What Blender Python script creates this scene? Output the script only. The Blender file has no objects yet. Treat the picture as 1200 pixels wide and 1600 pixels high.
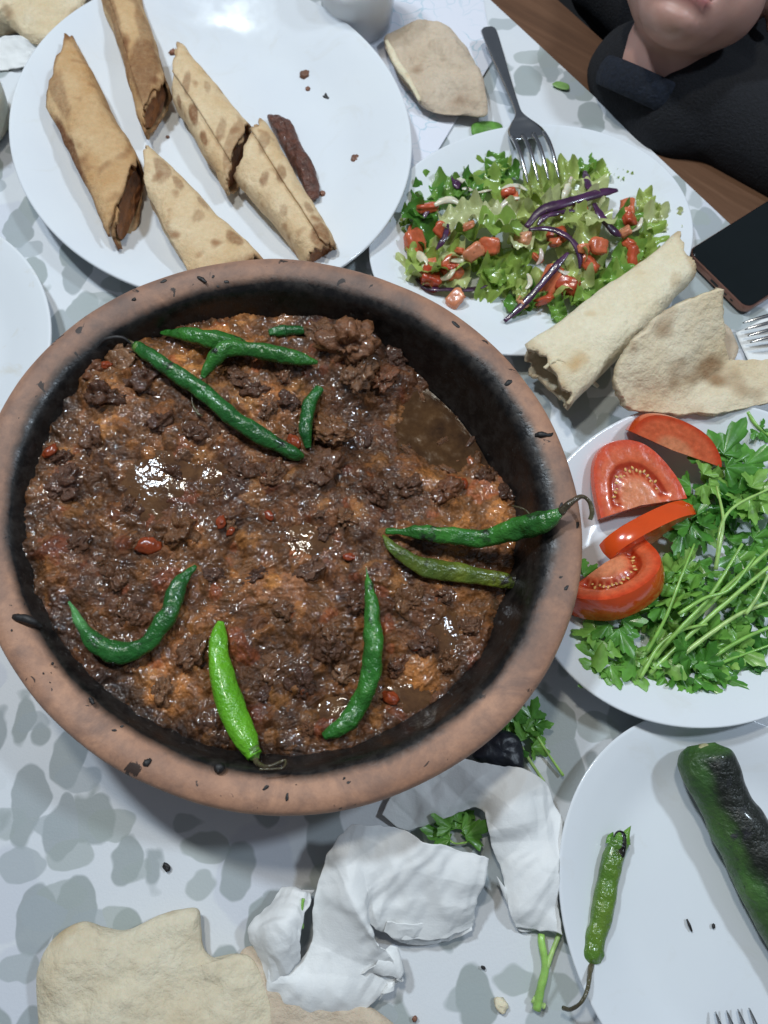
import bpy, math, random
import numpy as np
from mathutils import Vector, Matrix, noise as mnoise

random.seed(7)
RNG = np.random.default_rng(11)
S = bpy.context.scene
COL = S.collection

# ------------------------------------------------------------------ camera, world, lamps, exposure
CAM_H, TILT, FPX = 0.50, math.radians(20.0), 1155.0        # metres above the table, tilt from vertical, focal length in photo pixels
cam_d = bpy.data.cameras.new('camera')
cam_d.sensor_fit = 'VERTICAL'; cam_d.sensor_height = 36.0; cam_d.lens = 36.0 * FPX / 1600.0
cam_d.clip_start = 0.01; cam_d.clip_end = 50.0
cam_d.dof.use_dof = True; cam_d.dof.focus_distance = 0.47; cam_d.dof.aperture_fstop = 9.0
cam = bpy.data.objects.new('camera', cam_d); COL.objects.link(cam)
cam.location = (0, 0, CAM_H); cam.rotation_euler = (TILT, 0, 0)
S.camera = cam

world = bpy.data.worlds.new('World'); S.world = world; world.use_nodes = True
bg = world.node_tree.nodes['Background']
bg.inputs[0].default_value = (0.62, 0.72, 0.86, 1); bg.inputs[1].default_value = 0.16

def lamp(name, loc, target, size, watts, color):
    d = bpy.data.lights.new(name, 'AREA'); d.shape = 'DISK'; d.size = size; d.energy = watts; d.color = color
    o = bpy.data.objects.new(name, d); COL.objects.link(o); o.location = loc
    o.rotation_euler = (Vector(target) - Vector(loc)).to_track_quat('-Z', 'Y').to_euler()
    return o
lamp('ceiling_lamp', (-0.66, 0.92, 1.65), (0, .25, 0), 0.16, 17, (0.77, 0.89, 1.0))
lamp('ceiling_lamp', (-0.16, 0.70, 1.70), (0, .25, 0), 0.14, 8, (1.0, 0.96, 0.84))
lamp('ceiling_lamp', (1.05, 0.42, 1.60), (0, .15, 0), 0.16, 12, (0.74, 0.87, 1.0))

vs = S.view_settings
vs.view_transform = 'Standard'; vs.look = 'None'; vs.exposure = 0.06; vs.gamma = 1.0; vs.use_curve_mapping = False
S.render.engine = 'CYCLES'
S.cycles.use_denoising = True
S.cycles.max_bounces = 8; S.cycles.transparent_max_bounces = 8
S.cycles.caustics_reflective = False; S.cycles.caustics_refractive = False

# ------------------------------------------------------------------ helpers: positions
def px(u, v, z=0.0):
    """Point at height z that the photograph shows at pixel (u, v) of 1200 x 1600."""
    x = (u - 600.0) / FPX; y = (800.0 - v) / FPX
    d = (x, math.sin(TILT) + y * math.cos(TILT), -math.cos(TILT) + y * math.sin(TILT))
    t = (z - CAM_H) / d[2]
    return np.array((d[0] * t, d[1] * t, z))
def PX(L): return np.array([px(*p) for p in L])

# ------------------------------------------------------------------ helpers: noise
def _hash(i, seed):
    i = i.astype(np.uint64)
    n = i[..., 0] * np.uint64(374761393) + i[..., 1] * np.uint64(668265263) + i[..., 2] * np.uint64(2147483647) + np.uint64(seed * 97531 + 13)
    n = (n ^ (n >> np.uint64(13))) * np.uint64(1274126177)
    n = n ^ (n >> np.uint64(16))
    return (n & np.uint64(0xFFFF)).astype(float) / 32767.5 - 1.0
def vnoise(p, seed=0):
    p = np.asarray(p, float) + 1000.0
    i = np.floor(p).astype(np.int64); f = p - i; f = f * f * f * (f * (f * 6 - 15) + 10)
    out = 0
    for dx in (0, 1):
        for dy in (0, 1):
            for dz in (0, 1):
                w = (f[..., 0] if dx else 1 - f[..., 0]) * (f[..., 1] if dy else 1 - f[..., 1]) * (f[..., 2] if dz else 1 - f[..., 2])
                out = out + w * _hash(i + np.array((dx, dy, dz)), seed)
    return out
def fbm(p, octs=4, seed=0, gain=.5):
    p = np.asarray(p, float); a = 1.0; s = 0; t = 0
    for k in range(octs):
        s = s + a * vnoise(p * (2.03 ** k), seed + k * 7); t += a; a *= gain
    return s / t
def sstep(a, b, x):
    t = np.clip((x - a) / (b - a), 0, 1); return t * t * (3 - 2 * t)

# ------------------------------------------------------------------ helpers: meshes
def mesh(name, V, F, mat=None, col=None, smooth=True, mats=None, fmat=None):
    V = np.asarray(V, float).reshape(-1, 3)
    me = bpy.data.meshes.new(name)
    if isinstance(F, np.ndarray):
        k = F.shape[1]; n = len(F)
        me.vertices.add(len(V)); me.vertices.foreach_set('co', V.ravel().astype(np.float32))
        me.loops.add(n * k); me.loops.foreach_set('vertex_index', F.ravel().astype(np.int32))
        me.polygons.add(n)
        me.polygons.foreach_set('loop_start', np.arange(0, n * k, k, dtype=np.int32))
        me.update(calc_edges=True); me.validate()
    else:
        me.from_pydata([tuple(v) for v in V], [], [tuple(f) for f in F]); me.update(); me.validate()
    if smooth: me.polygons.foreach_set('use_smooth', np.ones(len(me.polygons), dtype=bool))
    if col is not None:
        at = me.color_attributes.new('col', 'FLOAT_COLOR', 'POINT')
        c = np.ones((len(V), 4), np.float32); c[:, :3] = np.asarray(col).reshape(-1, 3)
        at.data.foreach_set('color', c.ravel())
    for m in (mats or ([mat] if mat else [])): me.materials.append(m)
    if fmat is not None: me.polygons.foreach_set('material_index', np.asarray(fmat, dtype=np.int32))
    return me
def obj(name, me, parent=None):
    o = bpy.data.objects.new(name, me); COL.objects.link(o)
    if parent is not None: o.parent = parent
    return o
def tag(o, label, cat, group=None, kind=None):
    if label: o['label'] = label
    if cat: o['category'] = cat
    if group: o['group'] = group
    if kind: o['kind'] = kind
    return o
def thing(name, label, cat, loc=(0, 0, 0), group=None):
    o = bpy.data.objects.new(name, None); COL.objects.link(o); o.location = loc
    o.empty_display_size = .02
    return tag(o, label, cat, group)
def gridF(n, m, cu=False, cv=False):
    iu = np.arange(n if cu else n - 1); iv = np.arange(m if cv else m - 1)
    a, b = np.meshgrid(iu, iv, indexing='ij'); a2 = (a + 1) % n; b2 = (b + 1) % m
    return np.stack([a * m + b, a2 * m + b, a2 * m + b2, a * m + b2], -1).reshape(-1, 4)
def cr(P, n, closed=False):
    """Catmull-Rom resample of control points (any dimension) to n samples."""
    P = np.asarray(P, float); k = len(P)
    t = np.linspace(0, k if closed else k - 1, n, endpoint=not closed)
    i = np.floor(t).astype(int)
    if not closed: i = np.minimum(i, k - 2)
    f = (t - i).reshape((-1,) + (1,) * (P.ndim - 1))
    if closed: g = lambda j: P[j % k]
    else:
        Q = np.concatenate([[2 * P[0] - P[1]], P, [2 * P[-1] - P[-2]]]); g = lambda j: Q[j + 1]
    p0, p1, p2, p3 = g(i - 1), g(i), g(i + 1), g(i + 2)
    return .5 * (2 * p1 + (p2 - p0) * f + (2 * p0 - 5 * p1 + 4 * p2 - p3) * f ** 2 + (3 * p1 - p0 - 3 * p2 + p3) * f ** 3)
def frames(C):
    T = np.gradient(C, axis=0); T /= np.linalg.norm(T, axis=1)[:, None] + 1e-12
    up = np.array((0, 0, 1.0)); N = []
    n = up - T[0] * (up @ T[0])
    if np.linalg.norm(n) < 1e-3: n = np.array((1.0, 0, 0)) - T[0] * T[0][0]
    for t in T:
        n = n - t * (n @ t); n /= np.linalg.norm(n) + 1e-12; N.append(n.copy())
    N = np.array(N); return T, N, np.cross(T, N)
def sweep(name, ctrl, rad, mat, n=40, m=14, flat=1.0, bump=0.0, bscale=60, seed=0, colf=None, lobes=0, lobeamp=0.0, girth=.12):
    """Tube along control points; rad = list of radii resampled along it; flat = height / width of the section."""
    C = cr(ctrl, n); R = np.maximum(np.interp(np.linspace(0, 1, n), np.linspace(0, 1, len(rad)), rad) if len(rad) < 4 else cr(np.array(rad)[:, None], n)[:, 0], 1e-5)
    T, N, B = frames(C)
    a = np.linspace(0, 2 * math.pi, m, endpoint=False)
    rr = R[:, None] * (1 + lobeamp * np.cos(lobes * a)[None, :])
    V = C[:, None, :] + rr[..., None] * (np.sin(a)[None, :, None] * N[:, None, :] * flat + np.cos(a)[None, :, None] * B[:, None, :])
    if bump:
        V = C[:, None, :] + (V - C[:, None, :]) * (1 + girth * fbm(np.c_[np.linspace(0, 9, n), np.zeros(n) + seed, np.zeros(n)], 2, seed))[:, None, None]
        D = V - C[:, None, :]; D /= np.linalg.norm(D, axis=2)[..., None] + 1e-9
        V = V + D * (bump * fbm(V * bscale, 3, seed))[..., None]
    V = np.concatenate([V.reshape(-1, 3), [C[0], C[-1]]])
    F = [tuple(f) for f in gridF(n, m, False, True)]
    c0, c1 = n * m, n * m + 1
    for j in range(m):
        F.append((c0, j, (j + 1) % m)); F.append((c1, (n - 1) * m + (j + 1) % m, (n - 1) * m + j))
    col = None
    if colf is not None:
        t = np.repeat(np.linspace(0, 1, n), m); t = np.append(t, [0, 1]); col = colf(V, t)
    return mesh(name, V, F, mat, col)
def lathe(name, prof, mat, n=96, sx=1.0, sy=1.0, samples=None, wob=0.0, seed=0, wscale=8):
    P = np.array(prof, float)
    if samples: P = cr(P, samples)
    a = np.linspace(0, 2 * math.pi, n, endpoint=False)
    V = np.stack([P[:, None, 0] * np.cos(a)[None] * sx, P[:, None, 0] * np.sin(a)[None] * sy, np.repeat(P[:, 1:2], n, 1)], -1)
    if wob:
        d = fbm(V * wscale, 3, seed); s = 1 + wob * d / (np.hypot(V[..., 0], V[..., 1]) + .05)
        V[..., :2] *= s[..., None]; V[..., 2] += wob * .5 * fbm(V * wscale + 9, 3, seed + 3)
    return mesh(name, V, gridF(len(P), n, False, True), mat)
def patch(name, ctrl, mat, n=40, m=40, thick=0.002, wr=0.0, wscale=40, seed=0, off=0, subsurf=False, vfun=None, pixels=True, rough_edge=0, crease=0.0, cscale=45, lin=0.0):
    """Sheet through a grid of (u, v, z) control points, with wrinkles and thickness."""
    G = np.array([[px(*p) for p in row] for row in ctrl]) if pixels else np.array(ctrl, float)
    A = cr(G, n); A = np.swapaxes(cr(np.swapaxes(A, 0, 1), m), 0, 1)
    if lin:
        ti = np.linspace(0, len(G) - 1, n); i0 = np.minimum(ti.astype(int), len(G) - 2); f = (ti - i0)[:, None, None]
        Bl = G[i0] * (1 - f) + G[i0 + 1] * f; Bl = np.swapaxes(cr(np.swapaxes(Bl, 0, 1), m), 0, 1); A = A * (1 - lin) + Bl * lin
    if vfun is not None: A = vfun(A)
    if rough_edge:
        uu, vv = np.meshgrid(np.linspace(-1, 1, n), np.linspace(-1, 1, m), indexing='ij')
        e = np.maximum(abs(uu), abs(vv)) ** 6
        A = A + e[..., None] * rough_edge * np.stack([fbm(A * 90, 3, seed + 31), fbm(A * 90 + 7, 3, seed + 32), 0 * uu], -1)
    du = np.gradient(A, axis=0); dv = np.gradient(A, axis=1)
    N = np.cross(du, dv); N /= np.linalg.norm(N, axis=2)[..., None] + 1e-12
    if wr: A = A + N * (wr * fbm(A * wscale, 4, seed))[..., None]
    if crease:
        w0 = A + .006 * np.stack([fbm(A * 30, 2, seed + 61), fbm(A * 30 + 4, 2, seed + 62), fbm(A * 30 + 8, 2, seed + 63)], -1)
        for kk, (sc, am) in enumerate(((cscale, 1.0), (cscale * 2.1, .5))):
            A = A + N * (crease * am * ((1 - abs(vnoise(w0 * sc, seed + 70 + kk))) ** 5 - .2))[..., None]
    if crease:
        r_ = np.random.default_rng(seed); tri = lambda x: abs((x % 1.0) - .5) * 2
        acc = 0
        for kk in range(5):
            d_ = r_.normal(size=3); d_ /= np.linalg.norm(d_); per = r_.uniform(.022, .05)
            wgt = sstep(-.15, .35, vnoise(A * 22, seed + 80 + kk))
            acc = acc + wgt * per * .10 * (tri((A + .004 * np.stack([vnoise(A * 25, seed + 5), vnoise(A * 25 + 3, seed + 6), 0 * A[..., 0]], -1)) @ d_ / per + r_.uniform()) - .5)
        for kk in range(5):
            d_ = r_.normal(size=3); d_ /= np.linalg.norm(d_); per = r_.uniform(.007, .017)
            wgt = sstep(.0, .5, vnoise(A * 38, seed + 90 + kk))
            acc = acc + wgt * per * .085 * (tri((A + .003 * np.stack([vnoise(A * 60, seed + 15), vnoise(A * 60 + 3, seed + 16), 0 * A[..., 0]], -1)) @ d_ / per + r_.uniform()) - .5)
        A = A + N * acc[..., None]
    if off: A = A + N * off
    # top and bottom layers + rim
    top = A + N * thick / 2; bot = A - N * thick / 2
    # round the edge a little
    V = np.concatenate([top.reshape(-1, 3), bot.reshape(-1, 3)])
    F = gridF(n, m); F2 = F[:, ::-1] + n * m
    idx = np.concatenate([np.arange(m), np.arange(1, n) * m + m - 1, (n - 1) * m + np.arange(m - 2, -1, -1), np.arange(n - 2, 0, -1) * m])
    nx = np.roll(idx, -1)
    R = np.stack([nx, idx, idx + n * m, nx + n * m], -1)
    return mesh(name, V, np.concatenate([F, F2, R[:, ::-1]]), mat)
def slab(name, outline, z0, thick, mat, rings=14, n=72, p=3.0, bump=0.0, bscale=30, seed=0, edge=0.0, zfun=None, pixels=True, colf=None, bottom=0.0):
    """Flat loaf-like body inside a closed outline of photo pixels, lying at height z0."""
    O = np.array([px(u, v, z0 + thick * .5)[:2] for u, v in outline]) if pixels else np.array(outline, float)
    O = cr(O, n, True); c = O.mean(0)
    if edge:
        O = O + (O - c) * (edge * fbm(np.c_[O * 70, np.zeros(n)], 4, seed + 5))[:, None]
    r = np.sin(np.linspace(0, 1, rings) * math.pi / 2)
    XY = c + (O - c)[None] * r[:, None, None]
    prof = (1 - np.clip(r, 0, 1) ** p) ** .5
    Q = np.concatenate([XY, np.zeros((rings, n, 1))], -1)
    h = thick * (.5 + .5 * prof[:, None]) + (bump * fbm(Q * bscale, 4, seed) + bump * .22 * fbm(Q * bscale * 4.5, 3, seed + 2)) * (.25 + .75 * prof[:, None])
    zo = np.zeros((rings, n)) if zfun is None else zfun(XY[..., 0], XY[..., 1])
    top = np.concatenate([XY, (z0 + h + zo)[..., None]], -1)
    hb = thick * (.5 - .5 * prof[:, None]) + bottom
    bot = np.concatenate([XY, (z0 + hb + zo)[..., None]], -1)
    V = np.concatenate([top.reshape(-1, 3), bot.reshape(-1, 3)])
    F = gridF(rings, n, False, True)[:, ::-1]; F2 = F[:, ::-1] + rings * n
    j = (rings - 1) * n + np.arange(n); k = (rings - 1) * n + (np.arange(n) + 1) % n
    R = np.stack([j, j + rings * n, k + rings * n, k], -1)
    V = np.asarray(V)
    FF = np.concatenate([F[:, ::-1], F2[:, ::-1], R])
    return mesh(name, V, FF, mat, None if colf is None else colf(V))
def lump(name, r, mat, n=18, m=22, amp=.3, scale=1.6, seed=0, sq=(1, 1, 1), box=0.0, colf=None, amp2=.1):
    """Irregular lump; box > 0 squares it off."""
    th = np.linspace(0.02, math.pi - .02, n); ph = np.linspace(0, 2 * math.pi, m, endpoint=False)
    D = np.stack([np.sin(th)[:, None] * np.cos(ph)[None], np.sin(th)[:, None] * np.sin(ph)[None], np.repeat(np.cos(th)[:, None], m, 1)], -1)
    s = 1 + amp * fbm(D * scale + seed * 3.1, 3, seed) + amp2 * fbm(D * scale * 4, 3, seed + 9)
    if box: s = s * (1 - box + box / (np.max(abs(D), axis=2) * 1.15))
    V = D * s[..., None] * r * np.array(sq)
    return mesh(name, V, gridF(n, m, False, True), mat, None if colf is None else colf(V.reshape(-1, 3)))

# ------------------------------------------------------------------ helpers: materials
class NT:
    def __init__(s, name):
        s.m = bpy.data.materials.new(name); s.m.use_nodes = True; s.t = s.m.node_tree
        s.b = s.t.nodes['Principled BSDF']; s.out = s.t.nodes['Material Output']
    def n(s, typ, **kw):
        nd = s.t.nodes.new('ShaderNode' + typ)
        for k, v in kw.items():
            if k.startswith('i_'):
                key = k[2:]; key = int(key) if key.isdigit() else key.replace('_', ' ')
                if hasattr(v, 'is_output'): s.t.links.new(v, nd.inputs[key])
                else: nd.inputs[key].default_value = v
            else: setattr(nd, k, v)
        return nd
    def set(s, **kw):
        for k, v in kw.items():
            key = k.replace('_', ' ')
            if hasattr(v, 'is_output'): s.t.links.new(v, s.b.inputs[key])
            else: s.b.inputs[key].default_value = v
    def coord(s, kind='Object', scale=(1, 1, 1), rot=(0, 0, 0), loc=(0, 0, 0)):
        c = s.n('TexCoord').outputs[kind]
        return s.n('Mapping', i_Vector=c, i_Scale=scale, i_Rotation=rot, i_Location=loc).outputs[0]
    def noise(s, vec, scale, detail=4, rough=.55, dist=0.0):
        return s.n('TexNoise', i_Vector=vec, i_Scale=scale, i_Detail=detail, i_Roughness=rough, i_Distortion=dist).outputs[0]
    def ramp(s, fac, stops, interp='LINEAR'):
        nd = s.n('ValToRGB', i_Fac=fac); cr_ = nd.color_ramp; cr_.interpolation = interp
        while len(cr_.elements) < len(stops): cr_.elements.new(.5)
        for e, (p, c) in zip(cr_.elements, stops):
            e.position = p; e.color = (c, c, c, 1) if not hasattr(c, '__len__') else (*c, 1)
        return nd.outputs[0]
    def mix(s, fac, a, b, mode='MIX'):
        nd = s.n('Mix', data_type='RGBA', blend_type=mode)
        for k, v in ((0, fac), (6, a), (7, b)):
            if hasattr(v, 'is_output'): s.t.links.new(v, nd.inputs[k])
            else: nd.inputs[k].default_value = v if k == 0 else ((*v, 1) if len(v) == 3 else v)
        return nd.outputs[2]
    def math(s, op, a, b=0.0):
        nd = s.n('Math', operation=op)
        for k, v in ((0, a), (1, b)):
            if hasattr(v, 'is_output'): s.t.links.new(v, nd.inputs[k])
            else: nd.inputs[k].default_value = v
        return nd.outputs[0]
    def bump(s, h, strength=.3, dist=.001):
        s.set(Normal=s.n('Bump', i_Height=h, i_Strength=strength, i_Distance=dist).outputs[0])
    def rnd(s): return s.n('ObjectInfo').outputs['Random']

def m_ceramic():
    k = NT('white_glazed_ceramic'); c = k.coord()
    gr = k.math('MULTIPLY', k.ramp(k.noise(c, 24, 6, .65, 1.2), [(.56, 0), (.70, 1)]), .16)
    k.set(Base_Color=k.mix(gr, k.mix(k.ramp(k.noise(c, 9, 3), [(.35, 0), (.75, 1)]), (.74, .77, .80), (.70, .73, .775)), (.56, .52, .42)), Roughness=k.ramp(k.noise(c, 40, 6, .65), [(.3, .07), (.75, .20)]))
    k.b.inputs['Specular IOR Level'].default_value = .45
    k.bump(k.noise(c, 18, 2), .05, .001); return k.m
def m_stained():
    k = NT('white_ceramic_with_grease_stain'); c = k.coord()
    st = k.ramp(k.noise(c, 32, 5, .6, .6), [(.60, 0), (.70, 1)])
    k.set(Base_Color=k.mix(k.math('MULTIPLY', st, .35), (.74, .77, .80), (.60, .52, .36)), Roughness=.18); return k.m
def m_cloth():
    k = NT('printed_vinyl_tablecloth'); c = k.coord('Object')
    w = k.n('TexNoise', i_Vector=c, i_Scale=38.0, i_Detail=2.0).outputs[1]
    def layer(scale, sc, rot, lo, hi, keep, loc):
        v = k.n('VectorMath', operation='MULTIPLY_ADD'); k.t.links.new(w, v.inputs[0]); v.inputs[1].default_value = (.016,) * 3; k.t.links.new(c, v.inputs[2])
        mp = k.n('Mapping', i_Vector=v.outputs[0], i_Scale=sc, i_Rotation=(0, 0, rot), i_Location=loc).outputs[0]
        vo = k.n('TexVoronoi', feature='F1', i_Vector=mp, i_Scale=scale, i_Randomness=1.0)
        msk = k.ramp(vo.outputs['Distance'], [(lo, 1), (hi, 0)])
        sep = k.n('SeparateColor', i_Color=vo.outputs['Color'])
        return k.math('MULTIPLY', msk, k.ramp(sep.outputs[0], [(keep, 0), (keep + .02, 1)])), sep.outputs[1]
    a, ra = layer(37, (1, .60, 1), .55, .44, .48, .03, (0, 0, 0))
    b, rb = layer(41, (.65, 1, 1), .35, .39, .43, .18, (.4, .2, 0))
    d, rd = layer(17, (1, .8, 1), -.5, .40, .44, .40, (.9, .7, 0))
    base = k.mix(k.ramp(k.noise(c, 7, 3), [(.3, 0), (.7, 1)]), (.655, .685, .725), (.69, .70, .715))
    base = k.mix(k.math('MULTIPLY', d, .55), base, (.55, .57, .64))
    base = k.mix(k.math('MULTIPLY', a, .80), base, k.mix(ra, (.28, .32, .305), (.30, .335, .35)))
    base = k.mix(k.math('MULTIPLY', b, .70), base, k.mix(rb, (.35, .39, .365), (.36, .40, .43)))
    k.set(Base_Color=base, Roughness=k.ramp(k.noise(c, 90, 3), [(.3, .34), (.7, .5)]))
    k.b.inputs['Specular IOR Level'].default_value = .3
    k.bump(k.math('ADD', k.noise(c, 700, 2), k.math('MULTIPLY', k.noise(c, 14, 4), 4.0)), .12, .001); return k.m
def m_wood():
    k = NT('varnished_wood'); c = k.n('Mapping', i_Vector=k.coord('Object', (1, 1, 1), (0, 0, math.radians(41.5))), i_Scale=(3, 40, 3)).outputs[0]
    g = k.noise(c, 2.2, 8, .65, .8)
    k.set(Base_Color=k.ramp(g, [(.2, (.085, .042, .023)), (.5, (.125, .060, .031)), (.8, (.165, .082, .043))]), Roughness=k.ramp(g, [(.2, .32), (.8, .5)]))
    k.bump(g, .2, .001); return k.m
def m_clay():
    k = NT('fired_clay_with_soot'); c = k.coord()
    at = k.n('Attribute', attribute_name='col').outputs['Color']; sp = k.n('SeparateColor', i_Color=at)
    n1 = k.noise(c, 14, 5, .6); n2 = k.noise(c, 120, 4, .7); n3 = k.noise(c, 45, 5, .65, .4)
    clay = k.mix(k.ramp(n1, [(.32, 0), (.68, 1)]), (.39, .195, .115), (.56, .30, .185))
    clay = k.mix(k.ramp(n2, [(.35, .0), (.75, .5)]), clay, (.19, .10, .072))
    clay = k.mix(k.ramp(k.noise(c, 26, 6, .7, .5), [(.46, 0), (.68, .7)]), clay, (.15, .092, .075))
    # smoke-greyed patches on the rim, and its darker back-left side
    clay = k.mix(k.math('MULTIPLY', sp.outputs[1], k.ramp(n3, [(.3, .35), (.65, 1)])), clay, (.115, .078, .066))
    # burnt-on black inside
    s = k.math('ADD', sp.outputs[0], k.math('MULTIPLY', k.math('SUBTRACT', n3, .5), .5))
    soot = k.ramp(s, [(.22, 0), (.50, .62), (.74, 1)])
    blk = k.mix(k.ramp(n2, [(.4, 0), (.7, 1)]), (.008, .007, .007), (.022, .017, .014))
    # flecks of char
    fl = k.ramp(k.noise(c, 95, 4, .55, .6), [(.665, 0), (.69, 1)])
    colr = k.mix(k.math('MULTIPLY', fl, .9), clay, (.016, .012, .012))
    k.set(Base_Color=k.mix(soot, colr, blk), Roughness=k.mix(soot, (.62,) * 3, k.ramp(n2, [(.4, .28), (.65, .6)])))
    k.bump(k.math('ADD', n2, k.math('MULTIPLY', n1, 2.0)), .35, .0015); return k.m
def m_stew():
    k = NT('braised_meat'); c = k.coord('Object')
    at = k.n('Attribute', attribute_name='col').outputs['Color']
    n1 = k.noise(c, 240, 6, .7); n2 = k.noise(c, 60, 4, .6); n3 = k.noise(c, 900, 3, .6)
    b = k.mix(k.ramp(n1, [(.3, 0), (.7, 1)]), (.42, .40, .40), (1.5, 1.4, 1.3)); colr = k.mix(1.0, at, b, 'MULTIPLY')
    colr = k.mix(k.ramp(k.noise(c, 130, 3), [(.60, 0), (.70, .55)]), colr, (.29, .115, .035))
    k.set(Base_Color=colr, Roughness=k.ramp(n1, [(.3, .38), (.7, .6)]))
    k.b.inputs['Specular IOR Level'].default_value = .3
    k.t.links.new(k.ramp(n2, [(.42, .9), (.60, .1)]), k.b.inputs['Coat Weight']); k.b.inputs['Coat Roughness'].default_value = .05; k.b.inputs['Coat IOR'].default_value = 1.6
    k.bump(k.math('ADD', n1, k.math('MULTIPLY', n3, .3)), .55, .0016); return k.m
def m_chunk():
    k = NT('stewed_meat_chunk'); c = k.coord('Object'); r = k.rnd()
    base = k.ramp(r, [(0, (.075, .032, .018)), (.25, (.12, .052, .024)), (.5, (.18, .08, .032)), (.72, (.11, .052, .032)), (.9, (.22, .11, .052)), (1, (.16, .06, .026))])
    n1 = k.noise(c, 260, 6, .7); fib = k.noise(k.coord('Object', (1, 1, .18)), 420, 4, .6)
    b = k.mix(k.ramp(n1, [(.3, 0), (.7, 1)]), (.5, .46, .44), (1.4, 1.35, 1.3)); colr = k.mix(1.0, base, b, 'MULTIPLY')
    k.set(Base_Color=colr, Roughness=k.ramp(n1, [(.3, .25), (.7, .5)]), Subsurface_Weight=.05)
    k.b.inputs['Specular IOR Level'].default_value = .3; k.b.inputs['Coat Weight'].default_value = .55; k.b.inputs['Coat Roughness'].default_value = .04
    k.bump(k.math('ADD', n1, fib), .7, .0018); return k.m
def m_broth():
    k = NT('oily_broth'); c = k.coord()
    n = k.noise(c, 70, 5, .6)
    k.set(Base_Color=k.ramp(n, [(.3, (.030, .013, .005)), (.55, (.072, .033, .011)), (.75, (.12, .06, .022))]), Roughness=k.ramp(k.noise(c, 140, 4), [(.4, .03), (.7, .2)]))
    k.b.inputs['Specular IOR Level'].default_value = .6
    k.bump(k.math('ADD', k.noise(c, 50, 4, .55), k.math('MULTIPLY', k.noise(c, 260, 3), .35)), .22, .002); return k.m
def m_pepper(name, c1, c2, char=.0, charcol=(.015, .017, .012), tip=None, rough=.24):
    k = NT(name); c = k.coord()
    n1 = k.noise(c, 45, 4); n2 = k.noise(c, 300, 3)
    colr = k.mix(k.ramp(n1, [(.35, 0), (.65, 1)]), c1, c2)
    at = k.n('Attribute', attribute_name='col').outputs['Color']
    colr = k.mix(1.0, colr, at, 'MULTIPLY')
    if char: colr = k.mix(k.ramp(k.noise(c, 55, 5, .6, .3), [(.68 - char * .3, 0), (.76 - char * .3, 1)]), colr, charcol)
    k.set(Base_Color=colr, Roughness=k.ramp(n2, [(.3, rough * .7), (.7, rough * 1.5)]), Subsurface_Weight=.06)
    k.b.inputs['Subsurface Radius'].default_value = (.3, 1, .2); k.b.inputs['Subsurface Scale'].default_value = .002
    k.b.inputs['Coat Weight'].default_value = .25; k.b.inputs['Coat Roughness'].default_value = .1
    k.bump(k.math('ADD', n2, k.math('MULTIPLY', k.noise(c, 90, 4, .6), 3.0)), .5, .0020); return k.m
def m_tface():
    k = NT('tomato_cut_face'); c = k.coord(); at = k.n('Attribute', attribute_name='col').outputs['Color']; n = k.noise(c, 260, 4, .6)
    k.set(Base_Color=k.mix(1.0, at, k.mix(k.ramp(n, [(.3, 0), (.7, 1)]), (.8, .78, .75), (1.15, 1.2, 1.25)), 'MULTIPLY'), Roughness=.28, Subsurface_Weight=.12)
    k.b.inputs['Subsurface Scale'].default_value = .003; k.b.inputs['Coat Weight'].default_value = .5; k.b.inputs['Coat Roughness'].default_value = .12
    k.bump(n, .4, .0008); return k.m
def m_plain(name, colr, rough=.5, var=.25, scale=80, sss=0.0, bump=.2, metal=0.0, coat=0.0, dist=.001):
    k = NT(name); c = k.coord(); n = k.noise(c, scale, 5, .6)
    lo = tuple(x * (1 - var) for x in colr); hi = tuple(min(1, x * (1 + var)) for x in colr)
    k.set(Base_Color=k.mix(k.ramp(n, [(.3, 0), (.7, 1)]), lo, hi), Roughness=rough, Metallic=metal, Subsurface_Weight=sss)
    k.b.inputs['Coat Weight'].default_value = coat; k.b.inputs['Subsurface Scale'].default_value = .003
    if bump: k.bump(n, bump, dist)
    return k.m
def m_var(name, stops, rough=.4, scale=120, bump=.3, sss=.1, trans=0.0, coat=.2):
    """Colour differs from piece to piece (random per object)."""
    k = NT(name); c = k.coord(); n = k.noise(c, scale, 5, .6)
    base = k.ramp(k.rnd(), stops)
    b = k.mix(k.ramp(n, [(.3, 0), (.7, 1)]), (.72, .72, .72), (1.25, 1.25, 1.25))
    k.set(Base_Color=k.mix(1.0, base, b, 'MULTIPLY'), Roughness=rough, Subsurface_Weight=sss)
    k.b.inputs['Subsurface Scale'].default_value = .003; k.b.inputs['Coat Weight'].default_value = coat; k.b.inputs['Coat Roughness'].default_value = .12
    k.bump(n, bump, .001)
    if trans:
        tr = k.n('BsdfTranslucent', i_Color=base); ms = k.n('MixShader', i_0=trans); k.t.links.new(k.b.outputs[0], ms.inputs[1]); k.t.links.new(tr.outputs[0], ms.inputs[2]); k.t.links.new(ms.outputs[0], k.out.inputs[0])
    return k.m
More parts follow.
